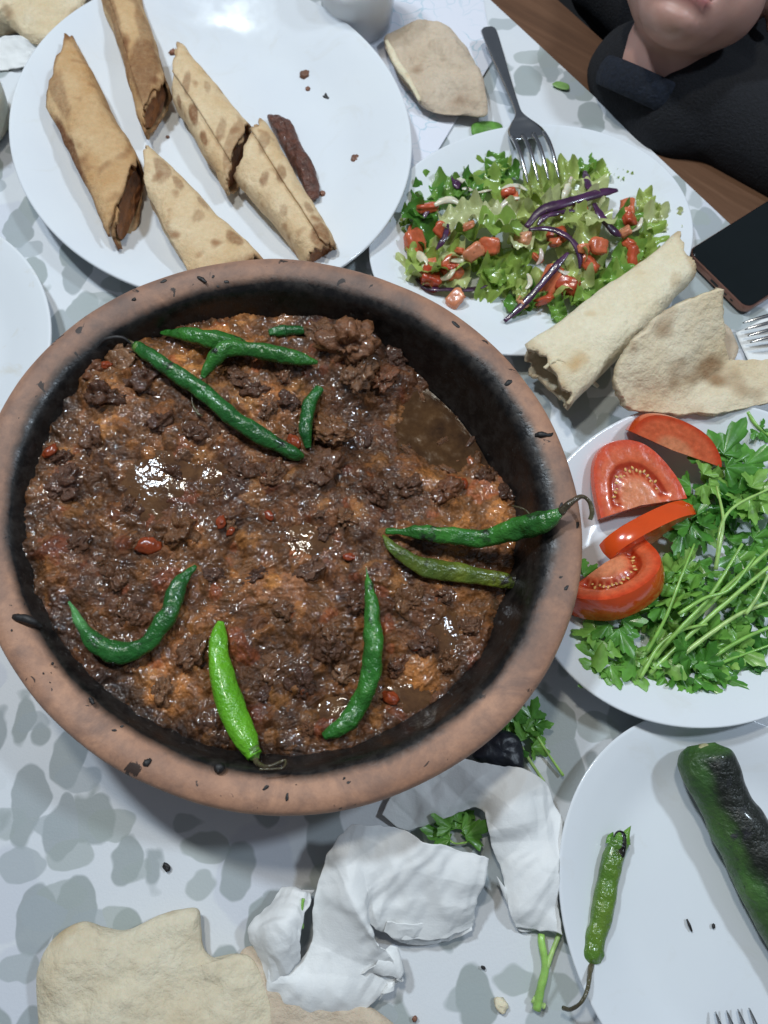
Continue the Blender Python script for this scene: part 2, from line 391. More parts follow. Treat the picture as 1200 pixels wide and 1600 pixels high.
def m_bread(name, pale, tan, brown, spot=.5, cover=.5, spotscale=34, black=0.0):
    k = NT(name); c = k.coord()
    n1 = k.noise(c, 22, 5, .6); n2 = k.noise(c, spotscale * 1.5, 1.5, .4, .0); n3 = k.noise(c, 260, 4, .65)
    colr = k.mix(k.ramp(n1, [(.5 - cover * .3, 0), (.80 - cover * .2, 1)]), pale, tan)
    colr = k.mix(k.ramp(n2, [(.66 - spot * .12, 0), (.80 - spot * .1, .9)]), colr, brown)
    colr = k.mix(k.ramp(n3, [(.3, .0), (.75, .35)]), colr, tuple(x * .72 for x in tan))
    at = k.n('Attribute', attribute_name='col').outputs['Color']; sc_ = k.n('SeparateColor', i_Color=at).outputs[0]
    colr = k.mix(k.math('MULTIPLY', sc_, k.ramp(n3, [(.25, .7), (.65, 1)])), colr, tuple(x * .75 for x in brown))
    if black: colr = k.mix(k.ramp(k.noise(c, 75, 3, .5, .3), [(.70 - black * .05, 0), (.73 - black * .05, .9)]), colr, (.03, .022, .018))
    k.set(Base_Color=colr, Roughness=.72, Subsurface_Weight=.06)
    k.b.inputs['Subsurface Scale'].default_value = .004; k.b.inputs['Specular IOR Level'].default_value = .25
    k.bump(k.math('ADD', n3, k.math('MULTIPLY', k.noise(c, 70, 5, .6), 3.0)), .55, .002); return k.m
def m_napkin():
    k = NT('tissue_paper'); c = k.coord()
    n = k.noise(c, 900, 3); n2 = k.noise(c, 60, 5, .6)
    k.set(Base_Color=k.mix(k.ramp(n2, [(.3, 0), (.7, 1)]), (.87, .88, .88), (.91, .91, .90)), Roughness=.85)
    k.b.inputs['Specular IOR Level'].default_value = .15
    k.bump(k.math('ADD', n, k.math('MULTIPLY', n2, 2.0)), .2, .001)
    tr = k.n('BsdfTranslucent', i_Color=(.8, .8, .8, 1)); ms = k.n('MixShader', i_0=.10)
    k.t.links.new(k.b.outputs[0], ms.inputs[1]); k.t.links.new(tr.outputs[0], ms.inputs[2]); k.t.links.new(ms.outputs[0], k.out.inputs[0]); return k.m
def m_skin():
    k = NT('skin'); c = k.coord(); at = k.n('Attribute', attribute_name='col').outputs['Color']
    n = k.noise(c, 500, 4)
    k.set(Base_Color=k.mix(1.0, at, k.mix(k.noise(c, 40, 4), (.93, .9, .9), (1.06, 1.03, 1.03)), 'MULTIPLY'), Roughness=.48, Subsurface_Weight=.2)
    k.b.inputs['Subsurface Radius'].default_value = (1, .35, .2); k.b.inputs['Subsurface Scale'].default_value = .006
    k.bump(n, .1, .0006); return k.m
def m_paper():
    k = NT('printed_paper'); c = k.coord()
    wv = k.n('TexVoronoi', feature='DISTANCE_TO_EDGE', i_Vector=k.n('Mapping', i_Vector=k.n('VectorMath', operation='MULTIPLY_ADD', i_0=k.n('TexNoise', i_Vector=c, i_Scale=35.0).outputs[1], i_1=(.03, .03, .03), i_2=c).outputs[0]).outputs[0], i_Scale=60.0).outputs[0]
    ln = k.math('MULTIPLY', k.ramp(wv, [(.015, 1), (.035, 0)]), k.ramp(k.noise(c, 14, 2), [(.45, 0), (.55, 1)]))
    k.set(Base_Color=k.mix(k.math('MULTIPLY', ln, .5), (.70, .71, .78), (.25, .47, .56)), Roughness=.7); return k.m

def m_oil():
    k = NT('oil_film'); c = k.coord(); n = k.noise(c, 90, 4, .6)
    k.set(Base_Color=k.ramp(n, [(.3, (.06, .026, .012)), (.7, (.15, .07, .028))]), Roughness=.10)
    k.b.inputs['Specular IOR Level'].default_value = .7
    k.bump(k.math('ADD', k.noise(c, 130, 3, .5), k.math('MULTIPLY', k.noise(c, 420, 2), .1)), .42, .0022); return k.m
M = dict(
    oil=m_oil(), tface=m_tface(),
    ceramic=m_ceramic(), stained=m_stained(), cloth=m_cloth(), wood=m_wood(), clay=m_clay(), stew=m_stew(), chunk=m_chunk(), broth=m_broth(),
    char=m_plain('burnt_char', (.014, .012, .012), .55, .4, 200, 0, .5),
    napkin=m_napkin(), skin=m_skin(), paper=m_paper(),
    metal=m_plain('stainless_steel', (.55, .56, .58), .2, .05, 60, 0, .04, 1.0),
    wrapb=m_bread('toasted_flatbread', (.68, .49, .28), (.52, .29, .12), (.20, .072, .026), .5, .55),
    wrapb2=m_bread('spotted_flatbread', (.76, .60, .39), (.61, .40, .20), (.26, .095, .032), .35, .40, 40),
    pale=m_bread('pale_flatbread', (.80, .72, .54), (.73, .61, .40), (.52, .30, .11), .1, .35, 26),
    pita=m_bread('scorched_pita', (.78, .68, .50), (.67, .52, .32), (.27, .14, .06), .55, .45, 24, .0),
    doughy=m_bread('soft_bread', (.74, .67, .51), (.64, .53, .36), (.46, .33, .18), .35, .5, 22),
    crust=m_bread('dull_bread', (.64, .53, .41), (.55, .43, .31), (.26, .13, .06), .2, .45, 30),
    filling=m_plain('spiced_meat_filling', (.26, .095, .028), .5, .5, 160, 0, .8, 0, .15, .003),
    kofte=m_plain('grilled_kofte', (.10, .033, .018), .45, .55, 190, 0, .9, 0, .2, .003),
    crumb=m_var('crumb', [(0, (.16, .07, .04)), (.5, (.24, .10, .055)), (1, (.10, .05, .035))], .6, 200, .5, 0),
    lettuce=m_var('lettuce', [(0, (.09, .25, .04)), (.25, (.20, .38, .07)), (.5, (.34, .47, .10)), (.75, (.48, .56, .18)), (1, (.66, .67, .40))], .2, 130, .5, .0, .3),
    tomato=m_var('tomato_dice', [(0, (.42, .055, .022)), (.35, (.56, .11, .045)), (.7, (.62, .19, .085)), (1, (.60, .30, .18))], .25, 150, .3, .12),
    cabbage=m_plain('red_cabbage', (.055, .016, .055), .3, .6, 90, .02, .3, 0, .3),
    onion=m_var('onion', [(0, (.66, .60, .42)), (.6, (.72, .68, .56)), (1, (.58, .42, .38))], .25, 120, .2, .2),
    parsley=m_var('parsley_leaf', [(0, (.06, .23, .032)), (.4, (.12, .35, .05)), (.75, (.20, .45, .075)), (1, (.33, .56, .12))], .33, 160, .4, .0, .3),
    stem=m_var('parsley_stem', [(0, (.22, .46, .08)), (.6, (.31, .55, .12)), (1, (.42, .60, .20))], .35, 120, .2, .1),
    tskin=m_plain('tomato_skin', (.66, .075, .012), .16, .12, 40, .06, .05, 0, .4),
    tflesh=m_plain('tomato_flesh', (.62, .10, .035), .25, .16, 150, .15, .3, 0, .3),
    tcore=m_plain('tomato_core', (.74, .36, .20), .3, .12, 120, .15, .2),
    tgel=m_plain('tomato_gel', (.42, .055, .012), .12, .3, 120, .1, .3, 0, .5),
    seed=m_plain('tomato_seed', (.72, .42, .13), .3, .15, 90, .1, .1),
    blackglass=m_plain('phone_glass', (.006, .009, .010), .09, .1, 20, 0, 0),
    phoneframe=m_plain('phone_frame', (.34, .17, .13), .3, .12, 40, 0, 0, .7),
    plastic=m_plain('dark_plastic', (.012, .012, .013), .5, .2, 40, 0, 0),
    knit=m_plain('black_knit', (.0055, .006, .009), .9, .5, 500, 0, .8, 0, 0, .002),
    navy=m_plain('navy_rib', (.005, .009, .02), .85, .4, 300, 0, .8, 0, 0, .002),
    hair=m_plain('dark_hair', (.012, .009, .007), .5, .5, 300, 0, .6),
    lip=m_plain('lip', (.36, .13, .12), .4, .2, 200, .2, .2), tooth=m_plain('tooth', (.72, .70, .64), .2, .05, 60, .1, 0),
    ayran=m_plain('ayran', (.80, .80, .78), .3, .03, 50, .15, .05),
    floor=m_plain('dark_floor', (.015, .014, .014), .7, .3, 6, 0, .1),
    cream=m_plain('cream_plastic', (.70, .66, .52), .35, .06, 30, .1, .05),
)
def m_cup():
    k = NT('clear_plastic'); k.set(Base_Color=(.85, .88, .92, 1), Roughness=.12, Alpha=.28); return k.m
M['cup'] = m_cup()

# ================================================================== the setting: floor, table, cloth
def poly_prism(name, P, z0, z1, mat, bevel=0.0):
    P = np.asarray(P)[:, :2]; n = len(P)
    V = [(x, y, z0) for x, y in P] + [(x, y, z1) for x, y in P]
    F = [tuple(range(n - 1, -1, -1)), tuple(range(n, 2 * n))] + [(i, (i + 1) % n, n + (i + 1) % n, n + i) for i in range(n)]
    return mesh(name, V, F, mat, smooth=False)
e0, e1 = px(768, 0, 0)[:2], px(1108, 318, 0)[:2]                    # the cloth's edge
ed = (e1 - e0) / np.linalg.norm(e1 - e0); en = np.array((ed[1], -ed[0]))
if en[1] < 0: en = -en                                              # towards the far side
tag(obj('floor', mesh('floor', [(-4, -3, -.75), (4, -3, -.75), (4, 5, -.75), (-4, 5, -.75)], [(0, 1, 2, 3)], M['floor'])), None, None, kind='structure')
c0 = e0 - ed * .9; c1 = e1 + ed * .75
tw = .055                                                          # width of bare wood beyond the cloth
tbl = thing('wooden_table', 'brown wooden table top showing beyond the edge of the spotted cloth', 'table', (0, 0, -.75))
def at_table(o): o.location = (0, 0, .75); return o
nb = 5; t_w = 1.25 / 1
for i in range(nb):                                                 # boards of the top
    wv = (.22, .24, .26, .24, .29)[i]; a = tw - sum((.22, .24, .26, .24, .29)[:i]); b = a - wv + .002
    q = [c0 + en * b, c1 + en * b, c1 + en * a, c0 + en * a]
    at_table(obj('plank', poly_prism('plank', q, -.034, -.0025, M['wood']), tbl))
for s, t in ((.05, .08), (.05, 1.13), (.95, .08), (.95, 1.13)):
    c = c0 + (c1 - c0) * s + en * (tw - t); w = .035
    at_table(obj('leg', poly_prism('leg', [c + np.array(k) for k in ((-w, -w), (w, -w), (w, w), (-w, w))], -.75, -.036, M['wood']), tbl))
# cloth: sheet with faint waves, corners beyond the picture
n, m = 150, 150
s, t = np.meshgrid(np.linspace(0, 1, n), np.linspace(0, 1, m), indexing='ij')
XY = c0 + (c1 - c0) * s[..., None] - en * (t * 1.17)[..., None]
W = np.concatenate([XY, np.zeros((n, m, 1))], -1)
W[..., 2] = .0006 * fbm(W * 9, 3, 5) - .0004
tag(obj('tablecloth', mesh('tablecloth', W, gridF(n, m), M['cloth'])), 'white vinyl tablecloth printed with grey green blotches covering the table', 'tablecloth')

# ================================================================== plates
PROF = [(0, .0035), (.30, .0035), (.52, .0036), (.62, .0042), (.70, .0065), (.80, .0115), (.90, .0165), (.965, .0192), (.990, .0200), (1.0, .0194), (1.0, .0182), (.985, .0170), (.94, .0140), (.84, .0085), (.74, .0035), (.68, .0010), (.62, .0), (.58, .0), (.56, .0012), (.30, .0012), (0, .0012)]
def plate(label, c, ax, ay, ang, h=.02, mat='ceramic', z=0.0, tilt=(0, 0)):
    s = h / .02
    pr = [(r, zz * s) for r, zz in PROF]
    pts = cr(np.array(pr), 90); pts[:, 0] = np.clip(pts[:, 0], 0, 1.0)
    me = lathe('plate', pts, M[mat], 128, ax, ay)
    o = obj('plate', me); o.location = (c[0], c[1], z); o.rotation_euler = (tilt[0], tilt[1], math.radians(ang))
    return tag(o, label, 'plate')
def plate_z(r, h=.02):
    xs = [p[0] for p in PROF[:10]]; ys = [p[1] for p in PROF[:10]]; return np.interp(r, xs, ys) * h / .02
BIG = np.array((-.1475, .5235)); SAL = np.array((.119, .4155)); PAR = np.array((.212, .143)); LOW = np.array((.207, -.0705)); LEF = np.array((-.385, .299))
plate('large round white plate holding the five flatbread wraps', BIG, .188, .162, 124.6, .026, z=.001)
plate('white plate heaped with chopped salad', SAL, .134, .111, 21.4, .018)
plate('white plate holding tomato slices and parsley', PAR, .124, .107, 35, .024, z=.006, tilt=(-.02, -.02))
plate('white plate holding the charred long pepper and a bitten chili', LOW, .1145, .1025, 112, .017)
plate('empty grease-stained white plate cut off by the picture edge, beside the clay pot', LEF, .135, .135, 0, .022, 'stained')

# ================================================================== clay pot
POT = np.array((-.0655, .1605)); PAX, PAY, PANG = .1885, .1725, math.radians(149)
pot = thing('clay_pot', 'wide round terracotta pot with soot-blackened inside, full of meat stew', 'pot', (POT[0], POT[1], 0))
PP = np.array([(0, 0), (.40, 0), (.60, .001), (.66, .006), (.80, .028), (.90, .050), (.955, .0645), (.985, .071), (1.0, .0765), (.998, .0808), (.985, .0838), (.955, .0852), (.915, .0840), (.880, .0805), (.862, .0755), (.848, .068), (.825, .056), (.79, .042), (.73, .029), (.62, .019), (.40, .015), (0, .0145)])
pp = cr(PP, 130); pp[:, 0] = np.clip(pp[:, 0], 0, 1.001); nA = 220
a = np.linspace(0, 2 * math.pi, nA, endpoint=False)
ca, sa = np.cos(PANG), np.sin(PANG)
ex, ey = pp[:, 0:1] * PAX * np.cos(a)[None], pp[:, 0:1] * PAY * np.sin(a)[None]
V = np.stack([ex * ca - ey * sa, ex * sa + ey * ca, np.repeat(pp[:, 1:2], nA, 1)], -1)
wob = fbm(V * np.array((9, 9, 9)), 3, 3)
V[..., :2] *= (1 + .010 * wob)[..., None]; V[..., 2] += .0012 * fbm(V * 14, 3, 8) * (V[..., 2] > .02)
idx = np.repeat(np.arange(130)[:, None], nA, 1) / 129.0
tt = np.interp(np.arange(130), np.linspace(0, 129, len(PP)), np.arange(len(PP)))      # position along the profile, in control points
TT = np.repeat(tt[:, None], nA, 1)
ang = np.arctan2(V[..., 1], V[..., 0])
shift = .45 * fbm(np.stack([np.cos(ang) * 2, np.sin(ang) * 2, ang * 0], -1), 3, 21)
soot = sstep(11.35, 13.5, TT + shift - .25 * np.cos(ang - math.radians(20)) * -1)
grey = np.clip(.15 + .95 * sstep(-.1, .55, fbm(np.stack([np.cos(ang) * 2.2, np.sin(ang) * 2.2, TT * .25], -1), 3, 44)) * sstep(9.2, 12.8, TT) + .55 * sstep(.2, .9, np.cos(ang - math.radians(135))) * sstep(8.5, 11, TT), 0, 1)  # random smoke patches, plus a darker stretch round the back-left
colr = np.stack([soot, grey, soot * 0], -1)
obj('pot_wall', mesh('pot_wall', V, gridF(130, nA, False, True), M['clay'], colr.reshape(-1, 3)), pot)
def rim_pt(u, v, z=.0855): return px(u, v, z) - np.array((POT[0], POT[1], 0))
# burnt drips on the rim
for k, (L, r) in enumerate([
    ([(12, 962, .0815), (30, 965, .0848), (50, 970, .0848), (66, 980, .080)], [.0012, .0022, .0024, .0012]),
    ([(785, 604, .0825), (795, 598, .0848), (806, 590, .0835)], [.0012, .0024, .0014]),
    ([(836, 680, .0838), (846, 678, .0858), (856, 680, .0855), (864, 679, .083)], [.0014, .002, .0012, .0018]),
    ([(336, 1203, .0845), (342, 1201, .0852), (348, 1205, .0845)], [.002, .0032, .0018]),
    ([(222, 1196, .084), (229, 1192, .0852), (236, 1186, .0845)], [.001, .0022, .001]),
    ([(305, 432, .0835), (315, 436, .0845), (322, 441, .085)], [.001, .0016, .001]),
    ([(206, 470, .084), (212, 466, .0848)], [.001, .0014, .001]),
    ([(700, 498, .0845), (712, 507, .085), (722, 516, .0845)], [.0008, .0014, .0009]),
    ([(738, 527, .0845), (742, 532, .0845)], [.001, .0014, .0008]),
    ([(300, 1222, .0835), (308, 1222, .0838)], [.0008, .0012, .0007]),
    ([(80, 1038, .084), (84, 1036, .0845)], [.0007, .0011, .0006]),
    ([(140, 1090, .0845), (146, 1100, .085)], [.0009, .0013, .0007]),
]):
    obj('burnt_drip', sweep('burnt_drip', [rim_pt(*p) for p in L], r, M['char'], 16, 8, .6, .0006, 300, k), pot)
sp = lump('burnt_speck', .0012, M['char'], 9, 11, .5, 1.8, 5, (1.3, .9, .4), 0, None, .2)
r5 = np.random.default_rng(8)
for k in range(34):
    t = r5.choice([.4, 1.3, 2.2, 3.6, 4.3, 5.5]) + r5.normal(0, .16); q = r5.uniform(.885, .985); zt = float(np.interp(q, [.88, .915, .955, .985], [.0805, .0840, .0852, .0838]))
    ex_, ey_ = q * PAX * math.cos(t), q * PAY * math.sin(t); o = obj('burnt_speck', sp, pot); o.location = (ex_ * ca - ey_ * sa, ex_ * sa + ey_ * ca, zt); sc = r5.uniform(.25, 1.0) ** 1.3; o.rotation_euler = (0, 0, k * 2.3); o.scale = (sc * r5.uniform(.8, 1.8), sc, sc * .6)
# dark loop of skin stuck at the back-left rim
obj('burnt_drip', sweep('burnt_drip', [rim_pt(150, 545, .078), rim_pt(165, 530, .083), rim_pt(190, 527, .084), rim_pt(205, 537, .080)], [.0008, .0014, .0012, .0007], M['char'], 20, 8, .6, .0004, 300, 77), pot)

# ================================================================== stew
def inner_r(z):                                                     # bowl's inner radius (as a share of the rim) at height z
    return np.interp(z, PP[::-1][:9, 1], PP[::-1][:9, 0])
BROTH_Z = .0425
def base_h(x, y):
    """Height of the stew in world coordinates: heaped on the left, low where the broth stands."""
    X, Y = x - POT[0], y - POT[1]
    h = .0635 - .060 * X + .016 * Y
    p = px(640, 672, .045); d = np.hypot((x - p[0]) / .048, (y - p[1]) / .036); h = h - .020 * np.exp(-d ** 2 * 1.1)
    p = px(705, 560, .045); d = np.hypot((x - p[0]) / .045, (y - p[1]) / .045); h = h - .014 * np.exp(-d ** 2)
    p = px(790, 650, .045); d = np.hypot((x - p[0]) / .03, (y - p[1]) / .05); h = h - .016 * np.exp(-d ** 2)
    p = px(800, 960, .045); d = np.hypot((x - p[0]) / .03, (y - p[1]) / .05); h = h - .010 * np.exp(-d ** 2)
    p = px(650, 1110, .045); d = np.hypot((x - p[0]) / .05, (y - p[1]) / .03); h = h - .009 * np.exp(-d ** 2)
    p = px(310, 520, .045); d = np.hypot((x - p[0]) / .08, (y - p[1]) / .022); h = h - .008 * np.exp(-d ** 2)
    p = px(520, 1090, .045); d = np.hypot((x - p[0]) / .012, (y - p[1]) / .02); h = h - .007 * np.exp(-d ** 2)
    p = px(180, 600, .055); d = np.hypot((x - p[0]) / .04, (y - p[1]) / .03); h = h + .006 * np.exp(-d ** 2)
    p = px(540, 560, .055); d = np.hypot((x - p[0]) / .03, (y - p[1]) / .02); h = h + .009 * np.exp(-d ** 2)
    return h
G = 520
gx = np.linspace(-.172, .172, G); X, Y = np.meshgrid(gx + POT[0], gx + POT[1], indexing='ij')
Z0 = base_h(X, Y) + .004 * fbm(np.stack([X, Y, X * 0], -1) * 24, 3, 61)
P3 = np.stack([X, Y, X * 0], -1)
H = Z0 - .004 + .0052 * (1 - 2 * abs(fbm(P3 * 30, 3, 71))) * .5 + .0030 * (1 - 2 * abs(fbm(P3 * 75 + 3, 3, 72))) * .6
WX = .0030 * fbm(P3 * 120, 3, 74) + .004 * fbm(P3 * 45, 2, 76); WY = .0030 * fbm(P3 * 120 + 7, 3, 75) + .004 * fbm(P3 * 45 + 9, 2, 77)
PAL = np.array((1.55, 1.42, 1.2)) * np.array([(.085, .036, .018), (.115, .049, .023), (.16, .068, .028), (.055, .025, .015), (.20, .088, .032), (.12, .056, .033), (.15, .045, .020), (.22, .105, .040)])
colr = np.empty((G, G, 3)); colr[:] = (.125, .054, .022)
cell = gx[1] - gx[0]; H1 = H.copy()
for k in range(2600):
    r = abs(RNG.normal(.0030, .0020)) + .0012 if k < 2400 else RNG.uniform(.008, .014)
    cx, cy = RNG.uniform(-.168, .168, 2); e = RNG.uniform(.4, 1.0); th = RNG.uniform(0, math.pi); R2 = r + .006
    i0, i1 = int((cx - R2 + .172) / cell), int((cx + R2 + .172) / cell) + 2; j0, j1 = int((cy - R2 + .172) / cell), int((cy + R2 + .172) / cell) + 2
    i0, j0 = max(i0, 0), max(j0, 0)
    dx = X[i0:i1, j0:j1] + WX[i0:i1, j0:j1] - POT[0] - cx; dy = Y[i0:i1, j0:j1] + WY[i0:i1, j0:j1] - POT[1] - cy
    if dx.size == 0: continue
    u = dx * math.cos(th) + dy * math.sin(th); w = (-dx * math.sin(th) + dy * math.cos(th)) / e
    q = 1 - (u * u + w * w) / (r * r)
    lift = np.clip(q, 0, 1) ** .8 * r * (RNG.uniform(.3, .7) if r < .007 else RNG.uniform(.2, .35))
    hh = H1[i0:i1, j0:j1] + lift
    msk = (q > 0) & (hh > H[i0:i1, j0:j1])
    H[i0:i1, j0:j1][msk] = hh[msk]
    if RNG.uniform() < .6: colr[i0:i1, j0:j1][msk] = PAL[RNG.integers(len(PAL))] * RNG.uniform(.75, 1.2)
P3 = np.stack([X, Y, X * 0], -1)
def blur(A, k):
    for ax in (0, 1):
        A = sum(np.roll(A, d, ax) for d in range(-k, k + 1)) / (2 * k + 1)
    return A
Hs = blur(blur(H, 2), 2); H = H * .35 + Hs * .65
colr = colr * .55 + blur(blur(colr, 3), 3) * .45
fa = fbm(P3 * 12, 2, 93) * 3.0; FB = np.stack([(X * np.cos(fa) + Y * np.sin(fa)) * 650, (-X * np.sin(fa) + Y * np.cos(fa)) * 130, X * 0], -1)
H += .0018 * fbm(P3 * 240, 4, 91, .6) + .0010 * fbm(FB, 3, 97) + .0008 * abs(fbm(P3 * 620, 2, 95))
# local tone of the sauce: more orange on the left and middle, darker lower right
tone = sstep(-.25, .45, fbm(P3 * 17, 3, 33))
colr = colr * (.68 + .55 * tone[..., None]) + tone[..., None] * np.array((.050, .021, .001))
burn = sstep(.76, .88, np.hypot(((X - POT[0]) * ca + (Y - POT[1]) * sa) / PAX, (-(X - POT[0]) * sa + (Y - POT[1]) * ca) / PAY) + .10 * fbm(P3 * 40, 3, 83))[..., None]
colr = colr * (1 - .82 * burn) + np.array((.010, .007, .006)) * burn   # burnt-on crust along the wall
R = np.hypot(((X - POT[0]) * ca + (Y - POT[1]) * sa) / PAX, (-(X - POT[0]) * sa + (Y - POT[1]) * ca) / PAY)
H = np.where(R > .80, H - (R - .80) * .05, H)
keep = R < .872
H = np.where(R > inner_r(H) + .01, np.minimum(H, H - (R - inner_r(H)) * .15), H)
ids = -np.ones(G * G, int); F = gridF(G, G); kf = keep.ravel()[F].all(1); F = F[kf]
used = np.unique(F); ids[used] = np.arange(len(used)); F = ids[F]
Vs = np.stack([X - POT[0], Y - POT[1], H], -1).reshape(-1, 3)[used]
stew = tag(obj('meat_stew', mesh('meat_stew', Vs, F, M['stew'], colr.reshape(-1, 3)[used])), 'glistening brown stew of chopped meat filling the clay pot', 'stew')
stew.location = (POT[0], POT[1], 0)
def stew_z(p):
    i = int(np.clip((p[0] - POT[0] + .172) / cell, 3, G - 4)); j = int(np.clip((p[1] - POT[1] + .172) / cell, 3, G - 4))
    return float(np.mean(H[i - 3:i + 4, j - 3:j + 4]))
def on_stew(u, v, up=0.0):
    z = .05
    for _ in range(6): p = px(u, v, z); z = max(stew_z(p), BROTH_Z) + up
    return px(u, v, z)
# broth standing in the low places
aa = np.linspace(0, 2 * math.pi, 120, endpoint=False); rr = np.linspace(0, .79, 40)
bx, by = rr[:, None] * PAX * np.cos(aa)[None], rr[:, None] * PAY * np.sin(aa)[None]
Vb = np.stack([bx * ca - by * sa, bx * sa + by * ca, BROTH_Z + 0 * bx], -1)
Vb[..., 2] += .0003 * fbm(Vb * 60, 2, 4)
obj('broth', mesh('broth', Vb, gridF(40, 120, False, True), M['broth']), stew)
# chunks of meat one can tell apart
chunks = [lump('meat_chunk', .0110, M['chunk'], 40, 48, .75, 1.9, 100 + k, (1.0, RNG.uniform(.6, .95), RNG.uniform(.45, .7)), .0, None, .22) for k in range(14)]
spots = [(512, 672, 1.35), (510, 735, 1.15), (548, 535, 1.5), (560, 585, 1.2), (500, 520, 1.1), (600, 590, 1.0), (620, 560, .8), (140, 580, 1.3), (185, 570, 1.2), (225, 595, 1.3), (165, 620, 1.1), (100, 755, 1.2), (98, 715, .8), (270, 745, .9), (230, 850, 1.0), (285, 825, 1.4), (385, 735, 1.3), (430, 740, 1.0), (340, 775, .8), (515, 1015, 1.25), (545, 1050, .9), (520, 990, .8), (400, 610, 1.2), (375, 590, 1.0), (445, 630, 1.0), (440, 580, 1.0), (420, 640, .9), (585, 770, 1.1), (640, 760, 1.0), (700, 770, 1.1), (760, 745, .9), (790, 770, .8), (545, 805, 1.2), (500, 830, 1.0), (470, 1070, 1.0), (430, 1040, 1.2), (415, 1090, 1.0), (640, 940, 1.2), (690, 930, .9), (660, 1000, 1.1), (620, 1040, .9), (300, 1020, 1.1), (250, 1080, 1.0), (180, 900, 1.0), (210, 960, 1.0), (330, 900, .9), (400, 900, 1.0), (450, 950, 1.0), (480, 890, 1.1), (120, 850, 1.0), (300, 680, 1.0), (250, 660, 1.1), (150, 690, 1.2), (360, 670, .9), (200, 790, .8), (560, 940, .9), (730, 980, .9), (700, 1030, .8), (590, 1090, .8), (150, 975, .9)]
for _ in range(12):
    t = RNG.uniform(0, 2 * math.pi); r = math.sqrt(RNG.uniform(0, 1)); u, v = 440 + 350 * r * math.cos(t), 850 + 330 * r * math.sin(t)
    if (500 < u < 800 and v < 740): continue
    spots.append((u, v, RNG.uniform(.35, .6)))
for k, (u, v, s) in enumerate(spots):
    s *= 1.0 if k < 12 else .8
    p = on_stew(u, v, .0010 * s if k < 7 else -.0022 * s)
    o = obj('meat_chunk', chunks[k % 14], stew)
    o.location = (p[0] - POT[0], p[1] - POT[1], p[2]); o.rotation_euler = (RNG.uniform(-.5, .5), RNG.uniform(-.5, .5), RNG.uniform(0, 6.28)); o.scale = (s, s, s * RNG.uniform(.8, 1.2))
# films of oil standing on the meat
def film(u, v, ru, rv, lift, seed):
    c = px(u, v, .06); n, m = 60, 24; aa = np.linspace(0, 2 * math.pi, n, endpoint=False); q = np.linspace(0, 1, m)
    e = 1 + .35 * fbm(np.stack([np.cos(aa) * 1.6, np.sin(aa) * 1.6, aa * 0 + seed], -1), 3, seed)
    P = np.stack([c[0] + q[:, None] * ru * e * np.cos(aa), c[1] + q[:, None] * rv * e * np.sin(aa)], -1)
    ii = np.clip(((P[..., 0] - POT[0] + .172) / cell).astype(int), 0, G - 1); jj = np.clip(((P[..., 1] - POT[1] + .172) / cell).astype(int), 0, G - 1)
    HB = blur(blur(H, 6), 6)[ii, jj]; lev = HB.mean()
    z = HB * .5 + lev * .5 + lift - .004 * q[:, None] ** 4
    obj('oil_film', mesh('oil_film', np.stack([P[..., 0] - POT[0], P[..., 1] - POT[1], z], -1), gridF(m, n, False, True), M['oil']), stew)
film(250, 760, .029, .026, .0016, 3); film(470, 850, .022, .016, .0006, 5); film(330, 745, .014, .012, .0008, 7); film(690, 985, .014, .02, .0008, 9); film(180, 640, .012, .010, .0006, 11); film(640, 1085, .02, .012, .0012, 13); film(520, 1105, .016, .010, .001, 15)
shr = [lump('meat_shred', .006, M['chunk'], 18, 22, .6, 2.0, 160 + k, (1.3, .5, .35), 0, None, .25) for k in range(4)]
for k, (u, v) in enumerate([(600, 640), (660, 620), (690, 690), (640, 705), (575, 690), (720, 650), (615, 670), (560, 640), (700, 735), (745, 720), (670, 580), (640, 560), (735, 690), (770, 700), (690, 545), (775, 990), (745, 1040), (680, 1090)]):
    p = px(u, v, BROTH_Z); o = obj('meat_shred', shr[k % 4], stew); o.location = (p[0] - POT[0], p[1] - POT[1], max(stew_z(p), BROTH_Z) - .0006); o.rotation_euler = (0, .1, k * 1.9); sc = .5 + .12 * (k % 5); o.scale = (sc, sc, sc)
# bits of cooked tomato
tb = [lump('tomato_bit', .0055, m_plain('stewed_tomato', (.26, .045, .012), .25, .3, 150, .1, .3, 0, .3), 14, 16, .4, 1.8, 300 + k, (1, .7, .45)) for k in range(3)]
for k, (u, v, s) in enumerate([(232, 852, 1.4), (345, 815, .8), (610, 1090, 1.0), (78, 705, 1.0), (460, 690, 1.0), (165, 570, .7), (725, 755, .7), (545, 870, .7), (360, 830, .6), (420, 805, .7), (650, 1010, .6)]):
    p = on_stew(u, v, .0015); o = obj('tomato_bit', tb[k % 3], stew); o.location = (p[0] - POT[0], p[1] - POT[1], p[2]); o.rotation_euler = (.2, .1, k * 1.3); o.scale = (s, s, s)

